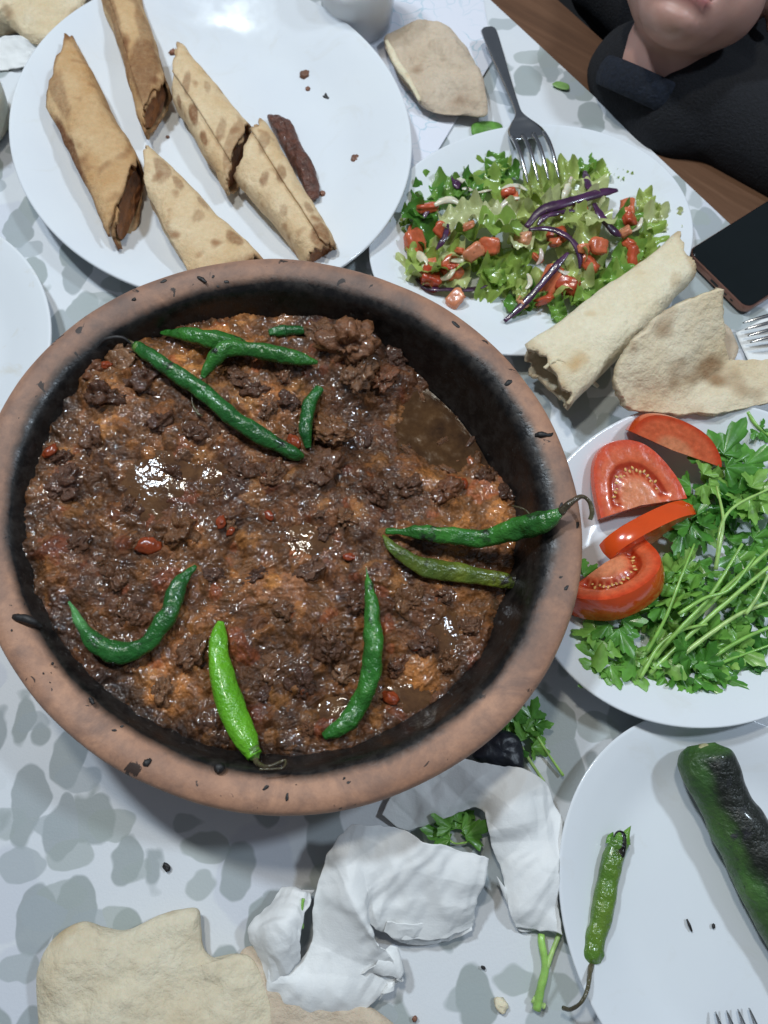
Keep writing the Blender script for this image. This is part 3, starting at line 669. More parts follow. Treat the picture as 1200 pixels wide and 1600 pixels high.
# ================================================================== green peppers
def shade(lo, hi, tipc=(1, 1, 1), t0=.85, t1=1.0, basec=(1, 1, 1), b1=.0):
    def f(V, t):
        w = sstep(-.3, .5, fbm(V * 60, 3, 6))[:, None]; c = np.array(lo) * (1 - w) + np.array(hi) * w
        k = sstep(t0, t1, t)[:, None]; c = c * (1 - k) + np.array(tipc) * k
        if b1: k = (1 - sstep(b1 * .6, b1, t))[:, None]; c = c * (1 - k) + np.array(basec) * k
        return c
    return f
MP = dict(dark=m_pepper('dark_green_pepper', (.012, .095, .020), (.024, .14, .024), .22),
          mid=m_pepper('green_pepper', (.020, .12, .018), (.042, .19, .026), .26),
          bright=m_pepper('bright_green_pepper', (.11, .36, .015), (.15, .43, .022), 0),
          olive=m_pepper('roasted_olive_pepper', (.14, .17, .018), (.08, .13, .02), .25, (.02, .016, .01)),
          bitten=m_pepper('fried_green_pepper', (.06, .16, .022), (.11, .21, .03), .1, (.05, .035, .02), None, .18),
          charred=m_pepper('charred_green_pepper', (.030, .10, .022), (.050, .13, .028), .20, (.016, .016, .02), None, .42),
          stemc=m_pepper('dry_pepper_stem', (.10, .09, .045), (.07, .05, .03), 0), cal=m_pepper('pepper_calyx', (.08, .19, .03), (.13, .20, .05), 0))
def pepper(label, body, rad, mat, stem=None, srad=(.0016, .0011, .0013), colf=None, calyx=False, flat=.9, bump=.0011, smat='stemc', seed=0, group=None):
    p0 = body[0]
    o = thing('green_pepper', label, 'pepper', tuple(p0), group)
    me = sweep('pepper_body', np.array(body) - p0, rad, MP[mat], 110, 30, flat, bump * 1.25, 95, seed, colf or shade((.8, .8, .8), (1.2, 1.15, 1.1)), 3, .05)
    obj('pepper_body', me, o)
    if stem is not None:
        obj('stem', sweep('stem', np.array(stem) - p0, srad, MP[smat], 40, 9, 1, .0002, 200, seed, shade((.8, .8, .8), (1.2, 1.2, 1.2))), o)
    if calyx:
        d = np.array(body[1]) - p0; d = d / np.linalg.norm(d)
        obj('calyx', sweep('calyx', [-d * .0022, d * .0012, d * .0042], [.0018, rad[0] * 1.02 + .0002, rad[0] * 1.10 + .0004], MP['cal'], 14, 18, flat, .0005, 200, seed, shade((.8, .8, .8), (1.2, 1.2, 1.2))), o)
    return o
S_ = lambda L: np.array([on_stew(u, v, up) for u, v, up in L])
pepper('long dark green pepper lying diagonally, its tip beside the pool of broth', S_([(212, 540, .006), (250, 566, .009), (310, 607, .010), (370, 655, .009), (420, 688, .007), (458, 708, .005), (474, 714, .003)]),
       [.0036, .0052, .0056, .0058, .0054, .0040, .0012], 'dark', S_([(212, 540, .006), (204, 534, .007), (190, 527, .008)]), seed=1, calyx=True)
pepper('green pepper at the back of the pot with its thin end curling left', S_([(252, 520, .006), (285, 522, .008), (325, 530, .009), (365, 538, .007), (392, 548, .004)]), [.0016, .0044, .0062, .0062, .003], 'mid', None, seed=2)
pepper('bent green pepper crossing another at the back of the pot', S_([(316, 590, .006), (330, 566, .011), (352, 545, .015), (385, 545, .014), (425, 552, .010), (465, 560, .008), (496, 566, .006)]), [.0022, .0046, .0052, .0054, .0056, .0048, .0014], 'mid',
       S_([(316, 590, .006), (305, 600, .005), (300, 625, .004), (308, 645, .003), (316, 650, .003)]), (.0012, .0008, .0007), seed=3)
pepper('dark pepper half sunk at the back wall of the pot', S_([(420, 520, .001), (445, 517, .003), (478, 516, .002)]), [.002, .0042, .002], 'dark', seed=4)
pepper('short dark curved pepper standing beside the broth pool', S_([(500, 606, .004), (488, 625, .006), (480, 650, .006), (478, 675, .005), (482, 700, .002)]), [.0026, .0044, .0046, .0042, .002], 'dark', seed=5)
pr = [on_stew(603, 830, .005), on_stew(650, 832, .010), on_stew(705, 838, .013), px(755, 840, .068), px(810, 826, .078), px(850, 814, .088), px(876, 800, .095)]
pepper('long green pepper whose curled stem hangs over the pot rim', pr, [.0010, .0042, .0052, .0058, .0066, .0066, .0036], 'mid', [pr[-1], px(890, 787, .099), px(908, 776, .099), px(920, 783, .097), px(925, 800, .094), px(922, 812, .092)], (.0026, .0012, .0014), flat=.95, bump=.0017, seed=6)
pepper('limp olive-yellow roasted pepper under the green one with the curled stem', S_([(598, 836, .004), (622, 862, .006), (660, 884, .007), (710, 893, .006), (760, 902, .007), (800, 908, .008), (824, 898, .010), (828, 880, .012)]),
       [.0010, .0040, .0056, .0060, .0052, .0044, .0046, .0022], 'olive', [on_stew(828, 880, .012), px(838, 850, .068), px(838, 822, .074), px(822, 798, .072), px(800, 790, .066)], (.0012, .0007, .0006), flat=.6, bump=.0012, seed=7)
pepper('slender green pepper curving down toward the near rim', S_([(572, 886, .004), (577, 920, .006), (583, 965, .007), (586, 1010, .008), (578, 1060, .008), (560, 1105, .007), (535, 1135, .006), (506, 1152, .003)]), [.0010, .0034, .0046, .0054, .0058, .0060, .0054, .0016], 'mid', bump=.0016, seed=8)
pepper('dark green pepper bent like a hook with a pale stalk end', S_([(108, 940, .003), (124, 972, .005), (150, 1004, .007), (190, 1020, .008), (232, 1002, .008), (262, 962, .008), (276, 920, .007), (306, 884, .003)]), [.0012, .0034, .0058, .0062, .0056, .0058, .0052, .0010], 'dark',
       colf=shade((.8, .8, .8), (1.2, 1.15, 1.1), (1, 1, 1), .9, 1, (4.5, 2.2, 4.0), .24), bump=.0015, seed=9)
pg = [px(398, 1182, .073), px(385, 1160, .072), px(366, 1118, .070), px(350, 1070, .069), px(341, 1020, .0685), px(342, 990, .068), px(345, 972, .067)]
pepper('straight bright green fresh-looking pepper near the front rim', pg, [.0042, .0062, .0074, .0072, .0060, .0046, .0020], 'bright', [pg[0], px(402, 1192, .076), px(418, 1198, .084), px(445, 1188, .083), px(440, 1200, .088), px(405, 1202, .090)], (.0020, .0008, .0005), shade((.92, .95, .9), (1.08, 1.05, 1.1)), True, .95, .0005, 'stemc', 10)

# ================================================================== rolled flatbread wraps
def roll(name, label, L0, L1, R0, R1, zb, h, bread, fill=None, seam=.9, seed=0, thick=.0022, squar=.62, bulge=.06, cat='wrap', group=None, spiral=.20, n=60, m=96, inner=.69, ragged=.009, close=(1, 1), scorch=()):
    """Flattened roll between two long edges given as photo pixels (L and R), resting at height zb, h tall."""
    zm = zb + h * .5
    C = [px(*p, zm) for p in (L0, L1, R0, R1)]
    org = (C[0] + C[1] + C[2] + C[3]) / 4; org[2] = zb
    o = thing(name, label, cat, tuple(org), group)
    def surf(s, a, scale, grow):
        c, sn = np.cos(a), np.sin(a)
        t = np.sign(c) * abs(c) ** squar * scale * (1 + grow) * 1.07; zz = np.sign(sn) * abs(sn) ** squar * scale * (1 + grow)
        ends = np.interp(s, [0, .12, .5, .88, 1], [close[0], (1 + close[0]) / 2, 1, (1 + close[1]) / 2, close[1]])
        k = (t + 1) / 2
        A = C[0] * (1 - k)[..., None] + C[2] * k[..., None]; B = C[1] * (1 - k)[..., None] + C[3] * k[..., None]
        P = A * (1 - s)[..., None] + B * s[..., None]
        P = P.copy(); P[..., 2] = zm + zz * h / 2 * ends * (1 + bulge * np.sin(s * math.pi))
        return P
    s, q = np.meshgrid(np.linspace(0, 1, n), np.linspace(0, 1, m), indexing='ij')
    a = seam + q * 2 * math.pi * 1.13                                     # a little more than one turn: the loose flap
    s2 = s + (abs(s - .5) * 2) ** 8 * np.sign(s - .5) * ragged * 8 * fbm(np.stack([np.cos(a) * 2.5, np.sin(a) * 2.5, q * 3 + s.round()], -1), 4, seed + 3)
    P = surf(s2, a, 1.0, spiral * (q - 1.0) + .012)
    P[..., 2] = np.maximum(P[..., 2], zb - .0004)
    N = np.cross(np.gradient(P, axis=0), np.gradient(P, axis=1)); N /= np.linalg.norm(N, axis=2)[..., None] + 1e-12
    P = P + N * (.0014 * fbm(P * 60, 3, seed) + .0030 * fbm(P * 24, 2, seed + 8))[..., None]
    cen = P.mean((0, 1)); sg = 1 if ((P - cen) * N).sum() > 0 else -1
    top = P; bot = P - N * sg * thick
    V = np.concatenate([top.reshape(-1, 3), bot.reshape(-1, 3)]) - org
    F = gridF(n, m); idx = np.concatenate([np.arange(m), np.arange(1, n) * m + m - 1, (n - 1) * m + np.arange(m - 2, -1, -1), np.arange(n - 2, 0, -1) * m])
    nx = np.roll(idx, -1); R = np.stack([idx, nx, nx + n * m, idx + n * m], -1)
    msk = .9 * sstep(.93, 1.0, abs(s2 - .5) * 2) * (.5 + .5 * fbm(P * 60, 2, seed + 5))
    aw = (a + math.pi) % (2 * math.pi) - math.pi
    for s0, a0, rs, ra, st in scorch:
        dd = ((s - s0) / rs) ** 2 + ((aw - a0) / ra) ** 2
        msk = np.maximum(msk, st * (1 - sstep(.6, 1.25, dd + .6 * fbm(P * 70, 3, seed + 6))))
    cl = np.repeat(np.concatenate([msk.ravel(), msk.ravel()])[:, None], 3, 1)
    obj('flatbread', mesh('flatbread', V, np.concatenate([F, F[:, ::-1] + n * m, R]), M[bread], cl), o)
    if fill:
        n2, m2 = 40, 48; s, q = np.meshgrid(np.linspace(.012, .988, n2), np.linspace(0, 1, m2, endpoint=False), indexing='ij')
        a = q * 2 * math.pi; e = (abs(s - .5) * 2) ** 30
        P = surf(s, a, inner, 0.0)
        mid = P.mean(1, keepdims=True); 
        P = P + .0012 * np.stack([fbm(P * 150, 3, seed + 1), fbm(P * 150 + 5, 3, seed + 2), fbm(P * 150 + 9, 3, seed + 4)], -1)
        V = np.concatenate([P.reshape(-1, 3), P[0].mean(0)[None], P[-1].mean(0)[None]]) - org
        F = [tuple(f) for f in gridF(n2, m2, False, True)] + [(n2 * m2, (j + 1) % m2, j) for j in range(m2)] + [(n2 * m2 + 1, (n2 - 1) * m2 + j, (n2 - 1) * m2 + (j + 1) % m2) for j in range(m2)]
        obj('filling', mesh('filling', V, F, M[fill]), o)
    return o
ZB = .0055
roll('flatbread_wrap', 'broad toasted wrap with a dark scorched side, leftmost on the large plate', (78, 178), (180, 388), (116, 62), (224, 262), ZB + .002, .036, 'wrapb', 'filling', 1.9, 1, squar=.76, close=(.75, 1.0), scorch=[(.36, 2.6, .30, .42, 1.0), (.15, 1.9, .2, .3, .5), (.75, 2.9, .3, .4, .45), (.5, .5, .5, .25, .25)])
roll('flatbread_wrap', 'narrow dark toasted wrap at the back of the large plate, reaching past the picture edge', (140, -60), (222, 208), (198, -75), (264, 136), ZB + .002, .033, 'wrapb', 'filling', 1.2, 2, squar=.8, close=(.9, .8), scorch=[(.5, 2.3, .35, .5, .6), (.85, 1.5, .15, .9, .75), (.3, 1.0, .2, .4, .5), (.65, .8, .2, .5, .5)])
roll('flatbread_wrap', 'wrap with round brown scorch spots between the narrow wrap and the kofte', (270, 160), (350, 302), (286, 76), (393, 204), ZB, .033, 'wrapb2', 'filling', 1.0, 3, squar=.78, close=(.8, .95), scorch=[(.42, 2.2, .08, .35, .9), (.25, 1.7, .06, .3, .6), (.62, 2.4, .05, .25, .7), (.8, 1.6, .05, .25, .5), (.15, 2.6, .05, .3, .7), (.5, 1.2, .05, .2, .45), (.95, 1.5, .06, .9, .5)])
roll('flatbread_wrap', 'pale wrap with a long open seam, partly hidden behind the pot rim', (234, 322), (306, 462), (233, 236), (414, 408), ZB, .036, 'wrapb2', 'filling', 1.75, 4, squar=.76, close=(.85, .95), scorch=[(.2, 1.2, .08, .4, .6), (.35, 1.1, .05, .2, .6), (.55, .8, .05, .2, .55), (.85, .9, .06, .3, .7), (.25, 2.8, .2, .3, .45), (.6, 1.35, .04, .2, .4)])
roll('flatbread_wrap', 'wrap with an orange filled end facing the pot, beside the kofte', (370, 282), (478, 420), (414, 196), (524, 390), ZB, .034, 'wrapb2', 'filling', .6, 5, squar=.8, close=(.8, 1.05), scorch=[(.3, 1.9, .05, .3, .7), (.42, 1.3, .05, .25, .65), (.15, 1.2, .05, .3, .5), (.6, 2.0, .05, .3, .45), (.75, 1.1, .05, .2, .6), (.93, 1.2, .07, .6, .8)])
k_ = slab('kofte', [(414, 178), (436, 178), (455, 188), (470, 225), (492, 265), (497, 298), (482, 306), (470, 285), (450, 250), (430, 210)], ZB - .001, .013, M['kofte'], 22, 110, 3, .005, 95, 3, .16)
tag(obj('kofte', k_), 'dark brown strip of grilled minced meat slipped out beside a wrap', 'meat')
crumbm = [lump('crumb', .0035, M['crumb'], 12, 14, .5, 1.8, 40 + k, (1, .8, .6), .3, None, .2) for k in range(3)]
def bit(u, v, z, s, label, k=0, cat='crumb', me=None, name='crumb'):
    p = px(u, v, z); o = obj(name, me or crumbm[k % 3]); o.location = tuple(p); o.rotation_euler = (0, 0, k * 1.7 + u); o.scale = (s, s, s)
    return tag(o, label, cat)
bit(478, 117, .007, 1.5, 'largest brown meat crumb on the empty side of the large plate', 0)
bit(481, 139, .0065, .7, 'small brown crumb just below the largest crumb on the large plate', 1)
darkc = lump('crumb', .0035, M['char'], 12, 14, .5, 1.8, 47, (1.2, .8, .5), .2, None, .2)
bit(511, 152, .0065, 1.1, 'dark charred crumb on the large plate', 2, me=darkc)
bit(556, 249, .009, 1.4, 'reddish brown crumb near the right side of the large plate', 1)
bit(270, 82, .0068, 1.1, 'brown crumb beside the tip of the spotted wrap', 2)
bit(504, 302, .0068, .8, 'crumb at the lower end of the kofte strip', 0)
bit(262, 214, .0062, .45, 'tiny reddish crumb between two wraps on the large plate', 1)

# ================================================================== salad
salad = thing('chopped_salad', 'chopped salad of lettuce, tomato, onion and red cabbage strips', 'salad', (SAL[0], SAL[1], 0))
so = np.array((SAL[0], SAL[1], 0))
def inpoly(u, v, Pg):
    c = False; j = len(Pg) - 1
    for i in range(len(Pg)):
        if (Pg[i][1] > v) != (Pg[j][1] > v) and u < (Pg[j][0] - Pg[i][0]) * (v - Pg[i][1]) / (Pg[j][1] - Pg[i][1]) + Pg[i][0]: c = not c
        j = i
    return c
SP = [(625, 365), (655, 330), (672, 290), (705, 275), (760, 268), (800, 275), (840, 290), (900, 275), (960, 285), (1010, 320), (1040, 370), (1010, 415), (960, 440), (905, 470), (850, 488), (810, 478), (800, 440), (775, 428), (745, 440), (700, 450), (665, 435), (645, 410)]
def lettuce_mesh(k):
    r = np.random.default_rng(500 + k); L, W_ = r.uniform(.018, .032), r.uniform(.010, .017)
    n, m = 22, 14; s, t = np.meshgrid(np.linspace(-.5, .5, n), np.linspace(-.5, .5, m), indexing='ij')
    ex = 1 + .20 * fbm(np.stack([s * 6, t * 0 + k, np.sign(t)], -1), 3, k)
    x = s * L * (1 + .10 * fbm(np.stack([t * 7, s.round() + k, s * 0], -1), 3, k)); y = t * W_ * ex * (1 - .35 * (2 * s) ** 4)
    z = r.uniform(.15, .6) * (t ** 2) * W_ * 2 + r.uniform(-.5, .5) * s ** 2 * L * 1.2 + .0036 * fbm(np.stack([x * 160, y * 160, s * 0 + k], -1), 3, k) + abs(t) * 2 * .003 * np.sin(s * r.uniform(16, 26) + k)
    V = np.stack([x, y, z], -1)
    return mesh('lettuce_shred', V, gridF(n, m), M['lettuce'])
LM = [lettuce_mesh(k) for k in range(12)]
TM = [lump('tomato_piece', .0060, M['tomato'], 18, 22, .3, 1.5, 600 + k, (1.15, RNG.uniform(.6, 1), RNG.uniform(.4, .8)), .72, None, .06) for k in range(9)]
OM = [sweep('onion_piece', [(-.008, 0, 0), (-.003, .002, .001), (.003, .002, .001), (.008, -.001, 0)], [.0012, .0022, .0022, .001], M['onion'], 14, 8, .4, .0003, 200, k) for k in range(3)]
def heap(u, v):
    a = math.exp(-((u - 745) / 75) ** 2 - ((v - 355) / 60) ** 2); b = math.exp(-((u - 910) / 90) ** 2 - ((v - 370) / 75) ** 2)
    return .0055 + .020 * max(a, b)
def scatter(me, name, count, smin, smax, tilt, lift, pts=()):
    L = list(pts)
    while len(L) < count:
        u, v = RNG.uniform(620, 1045), RNG.uniform(262, 492)
        if inpoly(u, v, SP): L.append((u, v, RNG.uniform(smin, smax)))
    for k, (u, v, s) in enumerate(L):
        z = heap(u, v) * RNG.uniform(.75, 1.05) + lift
        o = obj(name, me[RNG.integers(len(me))], salad); o.location = tuple(px(u, v, z) - so)
        o.rotation_euler = (RNG.uniform(-tilt, tilt), RNG.uniform(-tilt, tilt), RNG.uniform(0, 6.28)); o.scale = (s, s, s)
scatter(LM, 'lettuce_shred', 54, 1.3, 2.1, .36, .002, [(640, 360, 1.15), (620, 362, .8), (775, 262, 1.1), (790, 256, .8), (975, 275, .7), (1010, 325, 1.3), (1015, 340, 1.2), (1020, 380, 1.4), (1005, 395, 1.2), (985, 405, 1.2), (820, 470, 1.3), (870, 482, 1.2), (900, 470, 1.2), (940, 450, 1.2), (770, 425, 1.2), (900, 268, 1.2), (925, 275, 1.1), (810, 455, 1.1), (735, 300, 1.2)])
scatter(TM, 'tomato_piece', 32, .8, 1.5, .8, .005, [(668, 325, 1.5), (648, 380, 1.7), (672, 432, 1.6), (706, 420, 1.5), (712, 466, 1.2), (690, 360, 1.0), (795, 300, 1.3), (765, 385, 1.3), (860, 440, 1.9), (885, 445, 1.6), (850, 468, 1.2), (920, 410, 1.5), (980, 325, 1.3), (985, 345, 1.3), (990, 400, 1.3), (800, 310, 1.2), (740, 395, 1.3), (935, 385, 1.2), (905, 330, 1.2), (815, 375, 1.2)])
scatter(OM, 'onion_piece', 16, .8, 1.4, .5, .007, [(890, 300, 1.6), (900, 295, 1.4), (655, 410, 1.6), (700, 320, 1.4), (885, 425, 1.2)])
for k, (L, w) in enumerate([
    ([(822, 355, .024), (845, 330, .028), (880, 318, .031), (915, 308, .031), (945, 300, .029), (965, 297, .026)], .0042),
    ([(826, 358, .026), (860, 358, .031), (890, 372, .032), (905, 395, .029), (906, 420, .024)], .0026),
    ([(788, 502, .008), (815, 478, .013), (845, 445, .020), (870, 415, .026), (888, 395, .029)], .0030),
    ([(928, 318, .030), (942, 342, .030), (958, 360, .027), (970, 368, .024)], .0034),
    ([(712, 270, .016), (712, 282, .018), (716, 295, .018)], .0036),
    ([(914, 268, .016), (918, 285, .022), (922, 298, .026)], .0034),
    ([(650, 435, .009), (668, 450, .011), (700, 452, .012), (735, 452, .010), (762, 446, .010)], .0022),
    ([(700, 350, .026), (694, 372, .026), (682, 390, .022)], .0022),
    ([(850, 325, .027), (862, 318, .029), (880, 316, .028)], .0024),
    ([(840, 352, .028), (850, 340, .030), (870, 333, .031), (905, 328, .030)], .0022),
    ([(660, 345, .016), (668, 330, .018), (680, 318, .018)], .0018)]):
    obj('cabbage_strip', sweep('cabbage_strip', PX(L) - so, [w * .5, w, w * .9, w, w * .4], M['cabbage'], 36, 10, .38, .0005, 200, k), salad)

# ================================================================== forks
def fork(label, tip, end, width=.024, lift=.0, group=None):
    """tip and end are (u, v, z): middle of the tine tips and the end of the handle."""
    A, B = px(*tip), px(*end); L = np.linalg.norm(B - A); X_ = (B - A) / L
    Y_ = np.cross((0, 0, 1), X_); Y_ /= np.linalg.norm(Y_); Z_ = np.cross(X_, Y_)
    f = lambda x, y, z: A + X_ * x + Y_ * y + Z_ * z - A
    o = thing('fork', label, 'fork', tuple(A), group); w = width / 2; h = L / .17 * 1.0
    zc = lambda x: .010 * math.sin(min(x / .058, 1) * math.pi) * .6 - .0
    for k in range(4):
        y = (-1 + 2 * k / 3) * (w - .0018)
        pts = [f(x, y * (1 - .04 * (1 - x / .05)), zc(x)) for x in np.linspace(0, .050, 8)]
        obj('tine', sweep('tine', pts, [.0005, .0013, .0016, .0017, .0018, .0019, .0019, .0019], M['metal'], 26, 10, .75), o)
    # head and handle: one shaped bar
    xs = [.046, .052, .060, .068, .078, .092, .12, .15, L * .97, L]
    ws = [w, w * 1.0, w * .93, w * .62, .0034, .0030, .0042, .0062, .0074, .0050]
    xs = np.array(xs); xs[5:] = np.interp(xs[5:], [.092, L], [.092, L]) if L > .16 else np.linspace(.085, L, 5)
    C = np.array([[xx, 0, zc(xx)] for xx in xs]); n = 60
    Cx = cr(np.c_[xs, ws, [c[2] for c in C]], n); rows = []
    for xx, ww, zz in Cx:
        th = .0011 + .0006 * (xx > .07); sag = .0022 * (ww / w) ** 2
        ring = []
        for t in np.linspace(-1, 1, 13): ring.append(f(xx, t * ww, zz + th * (1 - t ** 4) ** .5 - sag * (1 - t * t)))
        for t in np.linspace(1, -1, 13)[1:-1]: ring.append(f(xx, t * ww, zz - th * (1 - t ** 4) ** .5 - sag * (1 - t * t)))
        rows.append(ring)
    V = np.array(rows); k = V.shape[1]
    F = [tuple(q) for q in gridF(n, k, False, True)] + [tuple(range(k)), tuple((n - 1) * k + j for j in range(k - 1, -1, -1))]
    obj('handle', mesh('handle', V, F, M['metal']), o); return o
fork('steel fork resting its tines in the salad', (849, 283, .0225), (762, 44, .016), .031)
fork('steel fork whose tines point in from the picture edge beside the phone', (1166, 520, .012), (1500, 470, .016), .022)
fork('steel fork whose tine tips just show on the plate with the charred pepper', (1144, 1578, .0075), (1225, 1860, .024), .024)
tag(obj('paper_napkin', patch('paper_napkin', [[(1150, 520, .002), (1165, 555, .002), (1180, 590, .002)], [(1230, 480, .003), (1240, 540, .004), (1250, 600, .002)], [(1300, 450, .002), (1310, 530, .003), (1320, 600, .002)]], M['napkin'], 30, 30, .0008, .001, 40, 3)), 'flat white paper under the fork beside the phone', 'napkin')

# ================================================================== phone
A, B, D = px(1069, 398, .004), px(1163, 491, .004), px(1200, 277, .004)
ux = (B - A) / np.linalg.norm(B - A); uy = D - A; uy = uy - ux * (uy @ ux); uy /= np.linalg.norm(uy); wd = np.linalg.norm(B - A); ln = wd * 2.1
ph = thing('phone', 'black glass phone lying face up at the cloth edge', 'phone', tuple(A))
ph.rotation_euler = (0, 0, math.atan2(ux[1], ux[0])); ph.location = (A[0], A[1], .001)
sgn = 1 if (np.cross(ux, uy)[2] > 0) else -1
def rrect(x0, y0, x1, y1, r, n=8):
    P = []
    for cx, cy, a0 in ((x1 - r, y1 - r, 0), (x0 + r, y1 - r, 90), (x0 + r, y0 + r, 180), (x1 - r, y0 + r, 270)):
        for k in range(n + 1): t = math.radians(a0 + 90 * k / n); P.append((cx + r * math.cos(t), cy + r * math.sin(t)))
    return np.array(P)
def ringstack(name, stack, mat):
    V = []; n = len(stack[0][0])
    for P, z in stack: V += [(x, y * sgn, z) for x, y in P]
    F = [tuple(q) for q in gridF(len(stack), n, False, True)] + [tuple(range(n)), tuple((len(stack) - 1) * n + j for j in range(n - 1, -1, -1))]
    return mesh(name, V, F, mat, smooth=False)
fr = [(rrect(i, i, wd - i, ln - i, .008), z) for i, z in ((.0012, 0), (.0003, .0010), (0, .0025), (0, .0058), (.0004, .0072), (.0012, .0080))]
pf = obj('phone_frame', ringstack('phone_frame', fr, M['phoneframe']), ph)
obj('screen', ringstack('screen', [(rrect(i, i, wd - i, ln - i, .0075), z) for i, z in ((.0012, .0078), (.0012, .0084), (.0018, .0088))], M['blackglass']), ph)
obj('charging_port', ringstack('charging_port', [(rrect(wd * .44, -.0003, wd * .56, .001, .0004), z) for z in (.0030, .0052)], M['plastic']), pf)
for k in range(2):
    obj('speaker_hole', ringstack('speaker_hole', [(rrect(wd * (.66 + .1 * k), -.0003, wd * (.70 + .1 * k), .001, .0003), z) for z in (.0034, .0048)], M['plastic']), pf)

# ================================================================== breads
rb = roll('rolled_flatbread', 'pale rolled flatbread with an open hollow end, leaning on the salad plate', (824, 548), (1046, 380), (893, 636), (1077, 444), .010, .034, 'pale', None, 1.95, 21, .0030, .66, .04, 'bread', None, .20, 70, 110, .8, .007, (.82, .9), [(.86, 1.1, .05, .35, .35)])
# crumpled inner turn seen in the open end
oo = np.array(rb.location)
obj('inner_turn', patch('inner_turn', [[(850, 575, .040), (868, 560, .044), (888, 575, .040)], [(870, 590, .024), (900, 560, .030), (915, 585, .030)], [(875, 622, .014), (915, 590, .016), (935, 605, .018)]], M['pale'], 26, 26, .0025, .003, 60, 4, 0), None)
it = bpy.data.objects['inner_turn']; it.data.transform(Matrix.Translation(-Vector(oo))); it.parent = rb
pt = patch('folded_pita', [
    [(1122, 450, .066), (1050, 481, .064), (986, 535, .058), (961, 592, .046), (974, 632, .034)],
    [(1127, 505, .052), (1075, 542, .050), (1028, 582, .046), (998, 613, .038), (992, 641, .031)],
    [(1131, 558, .036), (1106, 582, .034), (1080, 606, .033), (1058, 628, .031), (1042, 647, .029)],
    [(1166, 563, .035), (1152, 588, .033), (1142, 609, .032), (1132, 628, .031), (1122, 646, .029)],
    [(1225, 566, .034), (1222, 588, .034), (1220, 605, .033), (1218, 616, .031), (1216, 628, .030)]], M['pita'], 70, 70, .0075, .0022, 38, 12, 0, rough_edge=.003)
tag(obj('folded_pita', pt), 'folded piece of scorched pita lying over the rim of the parsley plate', 'bread')
tp = slab('pita_piece', [(1100, 520), (1130, 505), (1150, 530), (1148, 560), (1120, 580), (1095, 560)], .020, .010, M['crust'], 10, 40, 3, .003, 60, 9, .1)
tag(obj('pita_piece', tp), 'small torn bread scrap tucked behind the folded pita', 'bread')
br = slab('bread_piece', [(601, 62), (625, 44), (652, 34), (692, 36), (716, 58), (746, 106), (763, 174), (728, 180), (690, 177), (662, 166), (640, 140), (618, 108)], .003, .016, M['crust'], 30, 110, 3.5, .009, 34, 17, .03, colf=lambda V: np.repeat((.95 * np.exp(-((V[:, 0] - px(722, 158, .015)[0]) / .012) ** 2 - ((V[:, 1] - px(722, 158, .015)[1]) / .010) ** 2) * (.55 + .6 * fbm(V * 110, 3, 2)))[:, None], 3, 1).clip(0, 1))
bp = tag(obj('bread_piece', br), 'torn bread piece with a browned corner, on the paper between plate and fork', 'bread')
lip = sweep('torn_edge', PX([(604, 64, .018), (618, 95, .020), (640, 128, .019), (656, 158, .014)]), [.002, .0035, .003, .0015], M['pale'], 30, 10, .7, .0012, 120, 5)
obj('torn_edge', lip, bp)
tl = slab('bread_piece', [(-30, -10), (10, -30), (60, -40), (125, -40), (132, -5), (118, 30), (92, 62), (55, 66), (30, 52), (8, 40), (-30, 45)], .003, .026, M['pita'], 18, 80, 3, .008, 30, 19, .06)
tag(obj('bread_piece', tl), 'crusty bread piece with burnt spots in the corner behind the large plate', 'bread')
bb = slab('bread_piece', [(60, 1545), (66, 1500), (90, 1462), (128, 1440), (160, 1448), (200, 1452), (250, 1430), (306, 1418), (314, 1448), (318, 1482), (340, 1498), (372, 1490), (396, 1500), (416, 1545), (425, 1600), (415, 1690), (250, 1720), (90, 1700), (64, 1620)], .001, .018, M['doughy'], 44, 150, 3.2, .0085, 20, 23, .02)
tag(obj('bread_piece', bb), 'large soft uneven bread piece in the near corner beside the crumpled napkin', 'bread')
b2 = slab('bread_piece', [(372, 1498), (400, 1478), (450, 1500), (520, 1555), (590, 1580), (640, 1640), (600, 1720), (420, 1720), (380, 1600)], .0005, .010, M['crust'], 20, 80, 5, .003, 30, 29, .03)
tag(obj('bread_piece', b2), 'flat tan bread piece lying under the crumpled napkin', 'bread')

